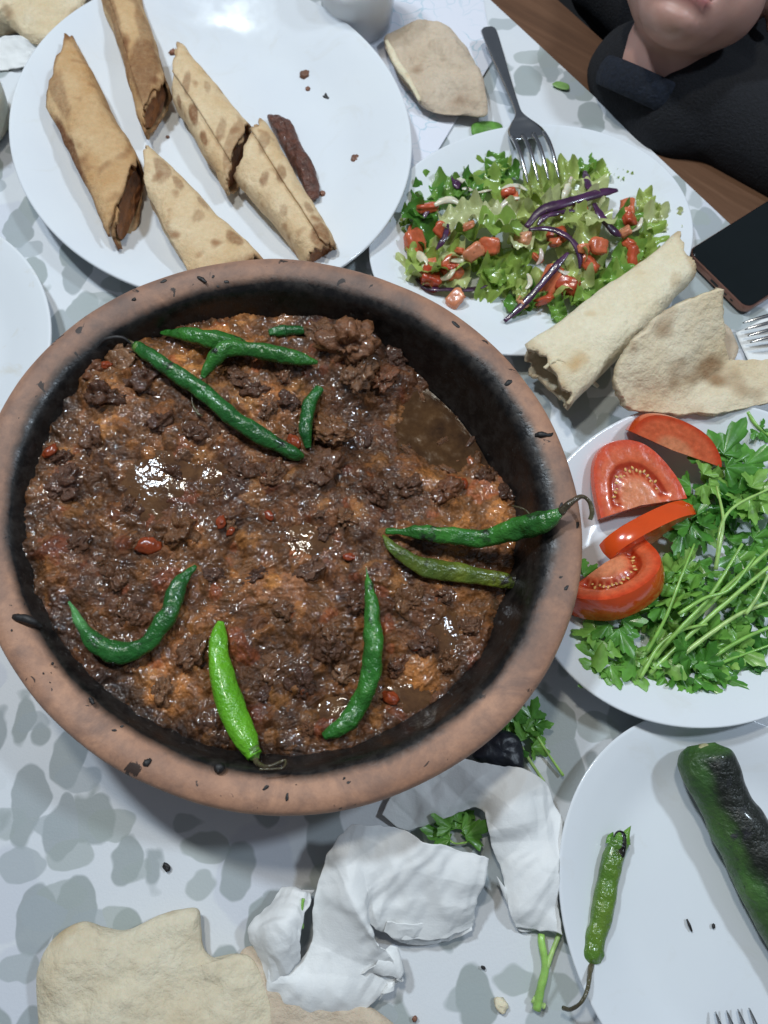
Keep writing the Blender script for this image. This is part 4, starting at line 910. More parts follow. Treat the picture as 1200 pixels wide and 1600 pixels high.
# ================================================================== tomato slices
def half_slice(label, c, r, thick, rot, sweep_deg=180, locule=True, squash=.92):
    """A slab cut from a tomato: local x across, y from the flat cut to the skin, z along the thickness."""
    o = thing('tomato_slice', label, 'tomato', tuple(c)); o.rotation_euler = rot
    n, m = 90, 34; a = np.linspace(math.radians(90 - sweep_deg / 2), math.radians(90 + sweep_deg / 2), n)
    rr_ = r * (1 + .04 * np.cos(a * 3) + .02 * np.cos(a * 5 + 1))
    rad = np.concatenate([np.linspace(0, .93, m), [.97, .99]])
    faces = {}
    # cut faces (front and back)
    def disc(z, sg):
        V = [];
        for k, q in enumerate(rad):
            x = q * rr_ * np.cos(a); y = q * rr_ * np.sin(a) * squash
            zz = np.full(n, z)
            if locule and sg > 0:
                g = np.exp(-((q - .56) / .11) ** 2) * sstep(.0, .35, np.sin(a) + .12 * np.sin(a * 9)); zz = z - g * thick * .22
            zz = zz + .0003 * fbm(np.stack([x * 200, y * 200, zz * 0], -1), 3, 5)
            V.append(np.stack([x, y, zz], -1))
        return np.array(V)
    Fg = gridF(len(rad), n)
    Vf = disc(thick / 2, 1); Vbk = disc(-thick / 2, -1)
    q = np.repeat(rad[:, None], n, 1)[:-1, :-1].ravel(); A_ = np.repeat(a[None], len(rad), 0)[:-1, :-1].ravel()
    core = (q < .40); gel = (abs(q - .56) < .12) & (np.sin(A_) > .12)
    fm = np.where(gel, 2, np.where(core, 1, 0)) if locule else np.zeros(len(q), int)
    q2 = np.repeat(rad[:, None], n, 1) + .02 * fbm(Vf * 160, 3, 4); A2 = np.repeat(a[None], len(rad), 0)
    red, mid_, pale_, gelc = np.array((.62, .060, .012)), np.array((.66, .125, .045)), np.array((.70, .24, .11)), np.array((.40, .035, .008))
    w1 = sstep(.78, .97, q2)[..., None]; w2 = (1 - sstep(.30, .50, q2))[..., None]
    fc = mid_ * (1 - w1) + red * w1; fc = fc * (1 - w2) + pale_ * w2
    if locule:
        g = (sstep(.43, .48, q2) * (1 - sstep(.64, .69, q2)) * sstep(.05, .25, np.sin(A2) + .06 * np.sin(A2 * 9)))[..., None]
        rib_ = (.5 + .5 * np.cos(A2 * 22))[..., None] ** 3 * (1 - sstep(.50, .60, q2))[..., None]
        fc = fc * (1 - g) + (gelc * (1 - .7 * rib_) + pale_ * .7 * rib_) * g
    face_o = obj('cut_face', mesh('cut_face', Vf, Fg, M['tface'], fc.reshape(-1, 3)), o)
    obj('cut_face', mesh('cut_face', Vbk, Fg[:, ::-1], M['tface'], (fc * 0 + mid_).reshape(-1, 3)), o)
    # skin
    zs = np.linspace(-1, 1, 13); V = []
    for t in zs:
        bulge = .99 + .035 * (1 - t * t)
        V.append(np.stack([rr_ * np.cos(a) * bulge, rr_ * np.sin(a) * squash * bulge, np.full(n, t * thick / 2)], -1))
    obj('skin', mesh('skin', np.array(V), gridF(13, n), M['tskin']), o)
    # flat straight cut
    V = []
    for sgn_, e in ((1, 0), (-1, -1)):
        pass
    P0, P1 = Vf[-1, 0], Vf[-1, -1]
    xs = np.linspace(0, 1, 24); W_ = []
    for t in zs:
        z = t * thick / 2
        left = np.array((P0[0], P0[1], z)); right = np.array((P1[0], P1[1], z)); midp = np.array((0, 0, z))
        row = [left * (1 - 2 * k) + midp * 2 * k if k < .5 else midp * (2 - 2 * k) + right * (2 * k - 1) for k in xs]
        W_.append(row)
    obj('straight_cut', mesh('straight_cut', np.array(W_), gridF(13, 24)[:, ::-1], M['tflesh']), o)
    if locule:
        r_ = np.random.default_rng(3); sd = lump('seed', .0011, M['seed'], 8, 10, .1, 1.5, 1, (1.3, .8, .5))
        for t in np.linspace(math.radians(22), math.radians(158), 17):
            s = obj('seed', sd, face_o); k = .50 + r_.uniform(-.02, .09); s.location = (k * r * math.cos(t), k * r * math.sin(t) * squash, thick * .5 - thick * .17); s.rotation_euler = (0, 0, t + r_.uniform(-.4, .4))
    return o
R_ = math.radians
half_slice('large half tomato slice lying cut face up, seeds showing', px(998, 792, .0225), .0300, .011, (R_(8), R_(-6), R_(12)), 186, True, 1.62)
half_slice('tomato wedge at the back of the parsley plate, half under the pita', px(1046, 702, .030), .0340, .017, (R_(30), R_(8), R_(-20)), 172, False, .62)
half_slice('thin tomato slice standing on edge between the half slice and the wedge', px(1010, 838, .020), .0395, .013, (R_(76), R_(0), R_(27)), 132, False, .55)
half_slice('glossy tomato wedge nearest the clay pot on the parsley plate', px(948, 896, .023), .0345, .020, (R_(36), R_(0), R_(-147)), 172, True, .95)

# ================================================================== parsley
def leaf_mesh(k, lobes=3):
    r = np.random.default_rng(900 + k); VV = []; FF = []; base = 0
    for j, (ang, sc, off) in enumerate(((0, 1.0, .006), (1.15, .8, .004), (-1.15, .8, .004))):
        n, m = 41, 6; a = np.linspace(-2.5, 2.5, n)
        rad = .0105 * sc * (.55 + .45 * np.cos(a * .52) ** 2) * (1 + .34 * np.cos(a * 4.2 + .2 * j) + .11 * np.cos(a * 15 + k) + .05 * r.uniform(-1, 1, n))
        q = np.linspace(0, 1, m)[:, None]
        x = off + q * rad * np.cos(a) + .004 * sc * q; y = q * rad * np.sin(a)
        z = .0020 * r.uniform(.4, 1.6) * q ** 2 * np.cos(a * 2 + k) + .0010 * q * np.cos(a * 4.2) - r.uniform(0, .5) * (x ** 2) * 9
        c, s = math.cos(ang), math.sin(ang)
        V = np.stack([x * c - y * s, x * s + y * c, z + r.uniform(-.001, .001)], -1).reshape(-1, 3)
        VV.append(V); FF.append(gridF(m, n) + base); base += len(V)
    # leaf stalk
    return mesh('leaf', np.concatenate(VV), np.concatenate(FF), M['parsley'])
LF = [leaf_mesh(k) for k in range(10)]
def stem(parent, o0, L, r, taper=.6):
    return obj('stem', sweep('stem', PX(L) - o0, [r, r * .95, r * .8, r * taper], M['stem'], 26, 8, 1, .0002, 200, int(L[0][0])), parent)
p0 = px(1080, 920, 0)
par = thing('parsley_bunch', 'heap of fresh green parsley sprigs on the plate with tomatoes', 'parsley', tuple(p0))
def on_par(u, v, z):
    p = px(u, v, z); t = math.radians(35); dx, dy = p[0] - PAR[0], p[1] - PAR[1]
    r = math.hypot((dx * math.cos(t) + dy * math.sin(t)) / .124, (-dx * math.sin(t) + dy * math.cos(t)) / .107)
    zs = .006 + float(plate_z(min(r, 1.0), .024)) + .004
    return px(u, v, max(z, zs))
STEMS = [[(1003, 1040, .016), (1080, 970, .026), (1150, 905, .034), (1230, 835, .040)], [(1015, 1052, .014), (1085, 985, .024), (1160, 920, .034), (1240, 855, .038)], [(1022, 1030, .020), (1060, 985, .030), (1110, 930, .036), (1160, 850, .038)],
         [(1035, 1048, .014), (1110, 990, .022), (1165, 955, .028), (1240, 930, .030)], [(1085, 1048, .014), (1140, 1010, .020), (1190, 985, .024), (1240, 970, .024)], [(1010, 1020, .022), (1040, 965, .030), (1065, 900, .034), (1085, 850, .032)],
         [(1120, 870, .040), (1128, 820, .042), (1150, 790, .042), (1210, 760, .040)], [(1118, 890, .038), (1125, 850, .042), (1130, 810, .042), (1120, 760, .036)], [(895, 945, .026), (930, 953, .027), (975, 958, .027), (1015, 950, .028)], [(960, 965, .024), (985, 955, .028), (1015, 930, .030), (1018, 905, .028)],
         [(1090, 1060, .012), (1130, 1035, .016), (1170, 1020, .018), (1225, 1000, .018)], [(1165, 960, .030), (1185, 930, .034), (1205, 890, .036), (1230, 850, .036)], [(1060, 960, .034), (1100, 935, .038), (1140, 920, .038), (1180, 870, .038)], [(1000, 1060, .012), (1030, 1010, .022), (1065, 985, .026), (1105, 975, .028)]]
for k, L in enumerate(STEMS): stem(par, p0, [(u, v, on_par(u, v, z + .004)[2]) for u, v, z in L], 1.0 * (.0019, .0017, .0014, .0016, .0014, .0012, .0012, .0013, .0009, .0009, .0011, .0012, .0012, .0014)[k])
def leaves(parent, o0, cl, seed=0):
    r = np.random.default_rng(seed)
    for (u, v, sx_, sy_, cnt, zlo, zhi, s0, s1) in cl:
        for _ in range(max(2, int(cnt * .54))):
            o = obj('leaf', LF[r.integers(len(LF))], parent); uu, vv = r.normal(u, sx_), r.normal(v, sy_)
            o.location = tuple(on_par(uu, vv, r.uniform(zlo, zhi)) - o0); s = r.uniform(s0, s1) * .98
            o.rotation_euler = (r.normal(0, .42), r.normal(0, .42), r.uniform(0, 6.28)); o.scale = (s, s, s)
leaves(par, p0, [(1130, 745, 22, 16, 9, .018, .034, .9, 1.3), (1170, 790, 25, 25, 14, .016, .036, .8, 1.3), (1100, 815, 24, 18, 12, .016, .036, .8, 1.2), (1160, 860, 30, 28, 16, .014, .036, .8, 1.2), (1085, 880, 26, 22, 14, .014, .034, .8, 1.2),
                 (1060, 930, 28, 20, 12, .012, .030, .8, 1.2), (1040, 985, 28, 20, 10, .011, .026, .7, 1.1), (1120, 1000, 35, 18, 12, .010, .024, .8, 1.2), (1180, 930, 25, 25, 12, .012, .030, .8, 1.2), (1075, 1045, 28, 8, 8, .010, .020, .8, 1.2), (1090, 1062, 14, 6, 4, .012, .018, .8, 1.1), (1185, 1010, 18, 10, 4, .010, .02, .8, 1.1), (1140, 960, 25, 20, 8, .012, .03, .7, 1.1)], 4)
for u, v, z, rz, s in [(948, 1030, .014, 3.9, 1.1), (968, 1024, .013, 5.3, 1.1), (945, 985, .022, 4.4, 1.2), (960, 968, .024, 5.0, 1.1), (905, 905, .027, 1.8, .9), (1000, 1000, .018, 4.2, 1.3), (1015, 1010, .02, 5.4, 1.2), (1085, 1052, .016, 4.9, 1.15), (1110, 1045, .016, 5.6, 1.1), (1120, 728, .032, 1.0, 1.6), (1150, 735, .03, .5, 1.3), (1168, 770, .034, 6.0, 1.2)]:
    o = obj('leaf', LF[int(u) % 10], par); o.location = tuple(on_par(u, v, z) - p0); o.rotation_euler = (.1, -.15, rz); o.scale = (s, s, s)
def sprig(label, o_, stems_, lv, cat='parsley', name='parsley_sprig'):
    o0 = px(*o_); t = thing(name, label, cat, tuple(o0))
    for L, r in stems_: stem(t, o0, L, r, .8)
    for k, (u, v, z, rz, s) in enumerate(lv):
        o = obj('leaf', LF[(k * 3 + int(u)) % 10], t); o.location = tuple(px(u, v, z) - o0); o.rotation_euler = (.25 * math.sin(k * 2.1), .2 * math.cos(k), rz); o.scale = (s, s, s)
    return t
sprig('parsley sprig with two cut stems between the pot and the folded napkin', (840, 1180, .002), [([(790, 1138, .006), (812, 1165, .006), (832, 1195, .005), (850, 1222, .003)], .0014), ([(818, 1120, .006), (835, 1145, .006), (858, 1180, .005), (880, 1212, .003)], .0011)],
      [(815, 1150, .008, 2.0, 1.0), (822, 1165, .007, .9, .9), (805, 1140, .007, 2.6, .8), (828, 1135, .007, 1.3, .8), (810, 1160, .006, 3.4, .8)])
sprig('single parsley leaf lying in the hollow of the folded napkin', (718, 1300, .003), [([(690, 1290, .003), (702, 1312, .004), (716, 1318, .005), (745, 1312, .004)], .0007)], [(716, 1315, .008, 1.7, 1.25), (712, 1300, .007, 1.4, 1.0)])
sprig('thick cut parsley stalk beside the plate with the bitten chili', (850, 1500, .002), [([(838, 1578, .004), (846, 1540, .005), (852, 1510, .005), (846, 1472, .005), (846, 1460, .004)], .0026), ([(852, 1515, .005), (862, 1490, .005), (876, 1455, .004)], .0018), ([(832, 1560, .003), (842, 1568, .004), (850, 1572, .003)], .0022)], [])
sprig('tiny green sprig caught in the crumpled napkin', (468, 1430, .012), [([(472, 1450, .021), (470, 1432, .024), (474, 1404, .025)], .0012), ([(470, 1434, .024), (462, 1424, .025), (452, 1412, .025)], .0010), ([(471, 1440, .023), (466, 1430, .024), (462, 1426, .025)], .0012)], [])
sprig('thin parsley tip on the far side of the parsley plate, under the pita', (1185, 665, .02), [([(1168, 644, .029), (1178, 660, .028), (1190, 672, .027), (1215, 690, .026)], .0014)], [(1184, 668, .028, 5.4, .55)])
o = sprig('leafy parsley end lying alone at the picture edge on the parsley plate', (1200, 1005, .012), [([(1190, 1000, .012), (1200, 1005, .012), (1220, 1008, .012)], .0009)], [(1200, 1004, .013, 3.0, .9)])
lb1 = slab('lettuce_scrap', [(737, 196), (752, 190), (775, 191), (785, 198), (778, 206), (758, 208), (740, 214)], .001, .003, m_plain('lettuce_scrap', (.10, .24, .04), .4, .5, 90, 0, .3), 8, 30, 3, .002, 90, 3, .06)
tag(obj('lettuce_scrap', lb1), 'dark lettuce scrap on the cloth at the rim of the salad plate', 'lettuce')
lb2 = slab('lettuce_scrap', [(863, 132), (872, 127), (888, 132), (888, 140), (874, 138)], .001, .002, m_plain('pale_lettuce_scrap', (.20, .36, .10), .4, .4, 90, 0, .3), 8, 30, 3, .001, 90, 4, .06)
tag(obj('lettuce_scrap', lb2), 'tiny pale lettuce scrap on the bare cloth near the wooden edge', 'lettuce')

# ================================================================== plate with charred pepper and bitten chili
zc = .0045
cp = [px(1096, 1163, .024), px(1101, 1180, .024), px(1112, 1208, .024), px(1135, 1258, .022), px(1166, 1312, .021), px(1193, 1367, .020), px(1222, 1432, .018), px(1252, 1502, .016), px(1268, 1562, .018)]
def charf(V, t):
    # the side that lay on the coals is black: towards +x of the pepper
    C = np.array(cp) - cp[0]; i = np.clip(t * 8, 0, 7.999); j = i.astype(int); f = (i - j)[:, None]; c = C[j] * (1 - f) + C[j + 1] * f
    side = (V[:, 0] - c[:, 0]) * .85 + (V[:, 1] - c[:, 1]) * .5
    k = sstep(-.0105, -.004, side + .004 * fbm(V * 70, 3, 2))[:, None] * sstep(.10, .20, t)[:, None]
    g = sstep(0, .10, t)[:, None]
    base = np.array((2.1, 1.7, 1.6)) * (1 - g) + np.array((1.25, 1.05, 1.05)) * g
    w = sstep(-.2, .4, fbm(V * 50, 3, 9))[:, None]
    base = base * (.75 + .5 * w)
    return base * (1 - k) + np.array((.20, .09, .26)) * k
bigp = thing('charred_pepper', 'thick long green pepper charred black along one side', 'pepper', tuple(cp[0]))
obj('pepper_body', sweep('pepper_body', np.array(cp) - cp[0], [.0085, .0158, .0172, .0160, .0178, .0175, .0155, .013, .006], MP['charred'], 120, 44, .92, .0018, 45, 31, charf, 3, .05, .04), bigp)
d = cp[1] - cp[0]; d /= np.linalg.norm(d)
obj('stem_scar', sweep('stem_scar', [d * .003 + np.array((-.0015, -.002, .0050)), d * .0010 + np.array((-.0016, -.0022, .0075)), d * .0000 + np.array((-.0016, -.0024, .0092))], [.0052, .0046, .0026], m_plain('stem_scar', (.38, .36, .20), .5, .35, 300, 0, .5), 14, 20, .8, .0008, 250, 4), bigp)
bc = [px(925, 1502, .011), px(926, 1480, .0125), px(936, 1440, .0120), px(946, 1390, .0115), px(956, 1345, .0115), px(967, 1312, .0115)]
bo = pepper('bitten green chili with a long thin stem on the white plate', bc, [.0046, .0066, .0064, .0062, .0060, .0055], 'bitten', [bc[0], px(922, 1518, .017), px(918, 1545, .023), px(908, 1566, .024), px(892, 1577, .019), px(880, 1575, .014)], (.0018, .0010, .0012), shade((.8, .8, .8), (1.3, 1.15, 1)), False, .75, .0012, 'stemc', 33)
tipo = np.array(bo.location)
for k, L in enumerate(([(976, 1318, .012), (978, 1305, .013), (986, 1290, .012)], [(966, 1318, .014), (968, 1306, .015), (972, 1300, .014)], [(955, 1318, .012), (955, 1308, .012), (958, 1300, .011)])):
    obj('torn_end', sweep('torn_end', PX(L) - tipo, [.0036, .0022, .0004], MP['bitten'], 14, 10, .5, .0006, 150, k, shade((1.2, 1.3, 1.1), (1.5, 1.6, 1.3))), bo)
obj('torn_end', slab('torn_end', [(952, 1335), (962, 1300), (978, 1304), (975, 1340)], .0125, .003, MP['olive'], 6, 20, 3, .0005, 90, 2), bo).data.transform(Matrix.Translation(-Vector(tipo)))
tag(obj('pepper_fibre', sweep('pepper_fibre', PX([(1073, 1436, .0045), (1077, 1445, .005), (1081, 1455, .0045)]), [.0005, .0009, .0006], M['char'], 12, 8)), 'short dark burnt fibre on the plate with the charred pepper', 'scrap')
bit(1115, 1447, .0045, .35, 'tiny black speck on the plate with the charred pepper', 1, me=darkc)

# ================================================================== napkins
def ribbon(pairs, k=3):
    return [[tuple(np.array(a) * (1 - t) + np.array(b) * t) if True else 0 for t in np.linspace(0, 1, k)] for a, b in pairs]
def bow(rows, amp):
    out = []
    for i, r in enumerate(rows):
        q = [list(p) for p in r]; mid = len(q) // 2
        for j in range(len(q)): q[j][2] += amp[i] * (1 - (2 * j / (len(q) - 1) - 1) ** 2)
        out.append([tuple(p) for p in q])
    return out
rows = ribbon([((764, 1345, .030), (738, 1452, .010)), ((690, 1322, .036), (668, 1470, .012)), ((620, 1296, .038), (600, 1458, .014)), ((556, 1284, .040), (578, 1440, .022)),
               ((512, 1335, .030), (582, 1462, .030)), ((492, 1400, .022), (612, 1500, .022)), ((488, 1470, .014), (618, 1530, .012)), ((470, 1500, .012), (560, 1586, .006)), ((452, 1505, .012), (480, 1596, .004)), ((425, 1490, .012), (412, 1560, .004))], 5)
rows = bow(rows, [.002, .003, .003, .002, .008, .006, .004, .008, .008, .005])
nap = tag(obj('crumpled_napkin', patch('crumpled_napkin', rows, M['napkin'], 190, 110, .0004, .0009, 40, 41, rough_edge=.002, crease=.0006, cscale=24, lin=.45)), 'crumpled white paper napkin twisted across the cloth below the pot', 'napkin')
rows = ribbon([((470, 1500, .016), (415, 1555, .006)), ((466, 1470, .024), (402, 1500, .010)), ((474, 1430, .026), (392, 1455, .012)), ((488, 1396, .018), (440, 1386, .012)), ((492, 1390, .010), (460, 1384, .006))], 5)
obj('fold', patch('fold', bow(rows, [.004, .010, .012, .006, .002]), M['napkin'], 100, 80, .0004, .0008, 60, 43, rough_edge=.002, crease=.0006, cscale=24, lin=.3), nap)
rows = ribbon([((600, 1456, .016), (605, 1440, .020)), ((640, 1478, .006), (660, 1440, .016)), ((690, 1474, .004), (700, 1440, .012)), ((738, 1452, .008), (735, 1430, .010))], 4)
obj('fold', patch('fold', rows, M['napkin'], 60, 40, .0004, .0008, 60, 47, crease=.001), nap)
rows = ribbon([((588, 1500, .020), (560, 1530, .014)), ((610, 1480, .014), (605, 1520, .016)), ((618, 1500, .012), (625, 1535, .010)), ((612, 1545, .010), (590, 1560, .006))], 4)
obj('fold', patch('fold', bow(rows, [.003] * 4), M['napkin'], 70, 50, .0004, .0008, 70, 48, rough_edge=.002, crease=.0006, cscale=24), nap)
rows = ribbon([((640, 1185, .006), (598, 1272, .003)), ((700, 1182, .014), (640, 1300, .003)), ((752, 1190, .018), (690, 1278, .006)), ((806, 1200, .020), (742, 1262, .014)), ((852, 1225, .018), (756, 1272, .020)), ((876, 1272, .012), (762, 1300, .020)),
               ((876, 1312, .012), (768, 1318, .014)), ((872, 1360, .016), (770, 1340, .012)), ((874, 1410, .014), (792, 1400, .010)), ((878, 1462, .012), (808, 1450, .006))], 5)
n2_ = tag(obj('crumpled_napkin', patch('crumpled_napkin', bow(rows, [.002, .003, .004, .006, .008, .009, .007, .005, .003, .002]), M['napkin'], 190, 100, .0004, .0009, 40, 51, rough_edge=.002, crease=.0006, cscale=24, lin=.45)), 'white paper napkin bent round from under the pot to the lower plate', 'napkin')
rows = ribbon([((776, 1370, .014), (796, 1420, .004)), ((800, 1395, .010), (812, 1455, .003)), ((850, 1410, .008), (850, 1452, .003)), ((878, 1440, .006), (876, 1466, .003))], 4)
obj('fold', patch('fold', rows, M['napkin'], 30, 30, .0007, .001, 60, 52), n2_)
rows = ribbon([((-10, 60, .012), (-10, 110, .002)), ((25, 55, .018), (35, 105, .003)), ((55, 68, .014), (60, 98, .003)), ((78, 78, .008), (75, 90, .003))], 4)
tag(obj('crumpled_napkin', patch('crumpled_napkin', rows, M['napkin'], 40, 40, .0007, .003, 60, 53, rough_edge=.003)), 'scrap of white tissue below the burnt bread in the corner', 'napkin')
pa = [px(u, v, .0016) for u, v in ((715, 181), (612, 345), (470, 300), (560, -60), (800, 15))]
pc = np.array(pa)
ol = np.array([px(770, 95, 0), px(655, 285, 0), px(505, 215, 0), px(560, -40, 0), px(745, -60, 0)])
tag(obj('paper_placemat', poly_prism('paper_placemat', ol, .0009, .0019, M['paper'])), 'white paper sheet with faint teal line print under the bread and cup', 'paper')
# charred vegetable piece half under the pot
ch = slab('charred_pepper_piece', [(738, 1180), (752, 1148), (780, 1140), (808, 1150), (818, 1178), (816, 1204), (790, 1206), (760, 1196)], .001, .016, m_plain('charred_skin', (.014, .015, .022), .4, .5, 150, 0, .5), 16, 60, 2.5, .003, 60, 61, .05)
tag(obj('charred_pepper_piece', ch), 'black charred piece of vegetable on the cloth against the pot', 'vegetable')
for k, (u, v, s, lb) in enumerate([(260, 1355, .7, 'black speck alone on the cloth below the pot'), (755, 1512, .35, 'tiny dark speck on the cloth between napkin and lower plate')]):
    bit(u, v, .0015, s, lb, k, me=darkc)
bit(783, 1570, .002, 1.3, 'small white crumb on the cloth beside the parsley stalk', 1, me=lump('crumb', .0035, M['pale'], 12, 14, .4, 1.8, 71, (1, .8, .6)))
bit(648, 1592, .002, .5, 'fine dark crumb on the cloth at the near picture edge', 2)

# ================================================================== cups
cu = px(560, 40, 0)
cup = thing('plastic_cup', 'clear plastic cup of white yogurt drink behind the large plate', 'cup', tuple(cu))
obj('cup_wall', lathe('cup_wall', [(0, .0005), (.0285, .0005), (.0310, .002), (.0355, .040), (.0390, .070), (.0405, .0715), (.0405, .0727), (.0390, .0727), (.0380, .070), (.0345, .040), (.0300, .0030), (.0285, .002), (0, .002)], M['cup'], 72), cup)
obj('yogurt_drink', lathe('yogurt_drink', [(0, .0024), (.0275, .0024), (.0295, .0036), (.0338, .040), (.0352, .0560), (.0348, .0555), (0, .0555)], M['ayran'], 72), cup)
lc = px(-48, 200, .0)
tub = thing('yogurt_tub', 'cream white rounded tub cut off by the picture edge beside the large plate', 'tub', tuple(lc))
obj('tub_wall', lathe('tub_wall', [(0, .0005), (.030, .0005), (.037, .004), (.0425, .022), (.0435, .040), (.042, .048), (.0395, .050), (.037, .048), (.038, .04), (.037, .03), (.030, .026), (0, .026)], M['cream'], 72, samples=60), tub)
obj('lid', lathe('lid', [(0, .0525), (.030, .0525), (.040, .0515), (.0425, .049), (.0425, .046), (.0435, .046), (.0437, .0495), (.041, .0535), (.03, .0545), (0, .0545)], M['ceramic'], 72), tub)

# ================================================================== person across the table
def blob(name, prims, voxel, smooth=6, mat=None):
    """One continuous surface grown over ellipsoids (centre, radii) and tapered limbs (p, q, r0, r1)."""
    VV, FF, b = [], [], 0
    th = np.linspace(0.001, math.pi - .001, 16); phh = np.linspace(0, 2 * math.pi, 24, endpoint=False)
    D = np.stack([np.sin(th)[:, None] * np.cos(phh)[None], np.sin(th)[:, None] * np.sin(phh)[None], np.repeat(np.cos(th)[:, None], 24, 1)], -1).reshape(-1, 3)
    F0 = gridF(16, 24, False, True)
    caps0 = [list(range(24))[::-1], [15 * 24 + j for j in range(24)]]
    def add(c, r):
        nonlocal b
        VV.append(D * np.asarray(r) + np.asarray(c)); FF.extend([tuple(x + b for x in f) for f in F0]); FF.extend([tuple(x + b for x in f) for f in caps0]); b += len(D)
    for p in prims:
        if len(p) == 2: add(p[0], p[1])
        else:
            for t in np.linspace(0, 1, 14): add(np.array(p[0]) * (1 - t) + np.array(p[1]) * t, (p[2] * (1 - t) + p[3] * t,) * 3)
    me = bpy.data.meshes.new(name); me.from_pydata([tuple(v) for v in np.concatenate(VV)], [], FF); me.update()
    o = bpy.data.objects.new('tmp', me); COL.objects.link(o)
    md = o.modifiers.new('r', 'REMESH'); md.mode = 'VOXEL'; md.voxel_size = voxel
    ms = o.modifiers.new('s', 'SMOOTH'); ms.factor = .5; ms.iterations = smooth
    bpy.context.view_layer.update(); dg = bpy.context.evaluated_depsgraph_get()
    out = bpy.data.meshes.new_from_object(o.evaluated_get(dg)); bpy.data.objects.remove(o)
    V = np.empty(len(out.vertices) * 3, np.float32); out.vertices.foreach_get('co', V)
    F = [tuple(p.vertices) for p in out.polygons]; bpy.data.meshes.remove(out)
    return V.reshape(-1, 3).astype(float), F
x_, y_ = (1046 - 600) / FPX, (800 - 40) / FPX
ray = np.array((x_, math.sin(TILT) + y_ * math.cos(TILT), -math.cos(TILT) + y_ * math.sin(TILT)))
chin = np.array((0, 0, CAM_H)) + ray * .565
rh = ray / np.linalg.norm(ray)
camU = np.array((0, math.cos(TILT), math.sin(TILT)))
s_ = np.array((.42, 0, 0)) + camU * .85; s_ -= rh * (s_ @ rh); s_ /= np.linalg.norm(s_)
fwd = -rh * .86 + s_ * .50; fwd /= np.linalg.norm(fwd); fwd = fwd + np.array((-.10, 0, 0)); fwd /= np.linalg.norm(fwd)
up = s_ - fwd * (s_ @ fwd); up /= np.linalg.norm(up); rt = np.cross(fwd, up)
HS = 1.0; HM = np.stack([rt, fwd, up], 1) * HS                                    # head-local to world
hc = chin - HM @ np.array((0, .066, -.098))
neck_l, neck_b = np.array((0, -.012, -.070)), np.array((0, -.022, -.094))
nb_w = HM @ neck_b + hc
body_dir = np.array((en[0], en[1], 0)) * .30 + np.array((0, 0, -1.0)); body_dir /= np.linalg.norm(body_dir)
HMi = HM.T / HS ** 2
def to_l(w): return HMi @ (np.asarray(w) - hc)
side = np.array((ed[0], ed[1], 0.0))
chest_w = nb_w + body_dir * .10 + np.array((en[0], en[1], 0)) * .03
prims = [((0, -.012, .022), (.066, .084, .078)), ((0, .030, -.045), (.054, .048, .048)), ((0, .046, -.070), (.036, .030, .030)), ((0, .058, -.086), (.021, .018, .017)), ((.030, .034, -.050), (.026, .032, .030)), ((-.030, .034, -.050), (.026, .032, .030)),
         ((0, .074, -.008), (.009, .012, .020)), ((0, .082, -.022), (.012, .012, .009)), ((.067, -.012, -.010), (.007, .014, .022)), ((-.067, -.012, -.010), (.007, .014, .022)), (tuple(neck_l), tuple(neck_b), .037, .037), (tuple(neck_b), tuple(to_l(nb_w + np.array((en[0], en[1], 0)) * .09 - np.array((0, 0, .03)))), .036, .036)]
V, F = blob('body', prims, .0035, 5)
d = V.copy()
mz = -.073; mx = np.clip(abs(V[:, 0]) / .021, 0, 2); front = sstep(.045, .060, V[:, 1])
zz = V[:, 2] - mz - .002 * mx ** 2
lipw = (1 - sstep(.75, 1.1, mx)) * front
V[:, 1] += lipw * (.0042 * np.exp(-((zz - .0055) / .0035) ** 2) + .0052 * np.exp(-((zz + .0060) / .0040) ** 2) - .0085 * np.exp(-(zz / .0024) ** 2) - .0022 * np.exp(-((zz + .0135) / .004) ** 2))
for sx in (-1, 1): V[:, 1] -= .007 * np.exp(-((V[:, 0] - sx * .027) / .013) ** 2 - ((V[:, 2] - .008) / .009) ** 2) * (V[:, 1] > .03)
lm = np.clip(lipw * (np.exp(-((zz - .0045) / .0045) ** 4) + np.exp(-((zz + .0055) / .0050) ** 4)), 0, 1)[:, None]
colr = np.array((.47, .275, .225)) * (1 + .06 * fbm(V * 35, 3, 3)[:, None]); colr = colr * (1 - lm) + np.array((.36, .13, .125)) * lm
person = thing('person', 'person in a black top with navy collar, only mouth and chin in view', 'person', (hc[0], hc[1], -.75))
def seat(o): return o
off = np.array((0, 0, .75 + hc[2]))
def W(Vl): return (HM @ np.asarray(Vl).T).T + off
obj('body', mesh('body', W(V), F, M['skin'], colr), person)
obj('teeth', mesh('teeth', W(np.array([(.012 * math.cos(t) * k, .068 - .004 * math.cos(t) ** 2 * 0 - abs(math.cos(t)) * .004, mz + .0022 * math.sin(t) * k + .0008) for k in (0.01, .6, 1) for t in np.linspace(0, 2 * math.pi, 20, endpoint=False)])), gridF(3, 20, False, True), M['tooth']), person)
ey = lump('eye', .0105, M['tooth'], 14, 18, 0, 1, 1, amp2=0)
for sx in (-1, 1):
    e = obj('eye', ey, person); e.location = tuple(W([(sx * .027, .056, .008)])[0])
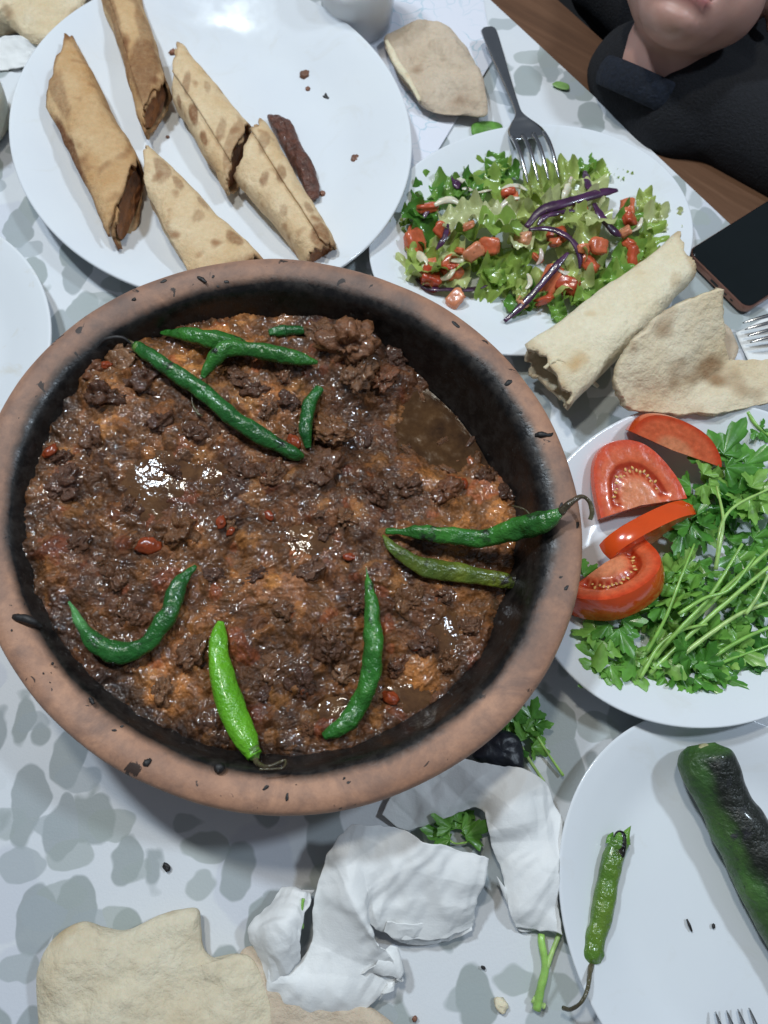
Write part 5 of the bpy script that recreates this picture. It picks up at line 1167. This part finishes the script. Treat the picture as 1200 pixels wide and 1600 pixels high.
# hair cap
th, phh = np.meshgrid(np.linspace(.01, 1.75, 30), np.linspace(0, 2 * math.pi, 48, endpoint=False), indexing='ij')
r_ = 1.07 + .03 * fbm(np.stack([np.cos(phh) * 6, np.sin(phh) * 6, th * 3], -1), 3, 5); th2 = th * (1 - .28 * np.clip(np.sin(phh), 0, 1))
Vh = np.stack([np.sin(th2) * np.cos(phh) * .066 * r_, -.012 + np.sin(th2) * np.sin(phh) * .084 * r_, .022 + np.cos(th2) * .078 * r_], -1).reshape(-1, 3)
obj('hair', mesh('hair', W(Vh), gridF(30, 48, False, True), M['hair']), person)
# black top: shoulders, chest, sleeves hanging beside the body under the table edge
def wl(v): return tuple(np.asarray(v) - hc)
E3 = np.array((en[0], en[1], 0.0)); Zu = np.array((0, 0, 1.0))
base_c = nb_w - Zu * .01
sh = .125
prims = [(wl(nb_w + side * .035 - Zu * .016 + E3 * .004), wl(nb_w - side * .022 - Zu * .016 + E3 * .004), .046, .044), (wl(nb_w + side * .03 - Zu * .010 + E3 * .02), wl(nb_w + side * .14 - Zu * .012 + E3 * .05), .044, .042), (wl(base_c + E3 * .045 - Zu * .006), wl(base_c + E3 * .15 - Zu * .08), .040, .080), (wl(base_c + E3 * .15 - Zu * .08), wl(base_c + E3 * .20 - Zu * .40), .090, .11),
         (wl(base_c + side * .13 + E3 * .06 - Zu * .006), wl(base_c - side * .13 + E3 * .08 - Zu * .006), .042, .042), (wl(base_c + side * .02 + E3 * .02), wl(base_c - side * .02 + E3 * .02), .034, .034)]
for k in (-1, 1):
    a0 = base_c + side * k * .14 + E3 * .08 - Zu * .010; a1 = base_c + side * k * .17 + E3 * .17 - Zu * .10; a2 = a1 - Zu * .22 + E3 * .04; a3 = a2 - Zu * .06 - side * k * .13 + E3 * .02
    prims += [(wl(a0), wl(a1), .042, .044), (wl(a1), wl(a2), .044, .040), (wl(a2), wl(a3), .040, .034)]
V, F = blob('black_top', prims, .006, 5)
V += (.0022 * fbm(V * 38, 3, 9) + .003 * fbm(V * np.array((14, 14, 40)), 3, 2))[:, None] * np.array((.5, -.6, .4))
obj('black_top', mesh('black_top', V + off, F, M['knit']), person)
# loose navy collar
ax_u = HM @ (neck_l - neck_b); ax_u /= np.linalg.norm(ax_u); ax_x = rt - ax_u * (rt @ ax_u); ax_x /= np.linalg.norm(ax_x); ax_y = np.cross(ax_u, ax_x)
cc = HM @ (neck_b * .80 + neck_l * .20)
n, m = 64, 18; a, t = np.meshgrid(np.linspace(0, 2 * math.pi, n, endpoint=False), np.linspace(0, 2 * math.pi, m, endpoint=False), indexing='ij')
Rr = .0425 + .0050 * np.cos(t); hh = .012 * np.sin(t) - .010 * (1 + np.sin(a)) * 0
rib = 1 + .010 * np.cos(a * 42)
Vc = cc + ax_x * (Rr * rib * np.cos(a))[..., None] + ax_y * (Rr * rib * np.sin(a))[..., None] + ax_u * (hh - .016)[..., None]
obj('collar', mesh('collar', Vc.reshape(-1, 3) + off, gridF(n, m, True, True), M['navy']), person)
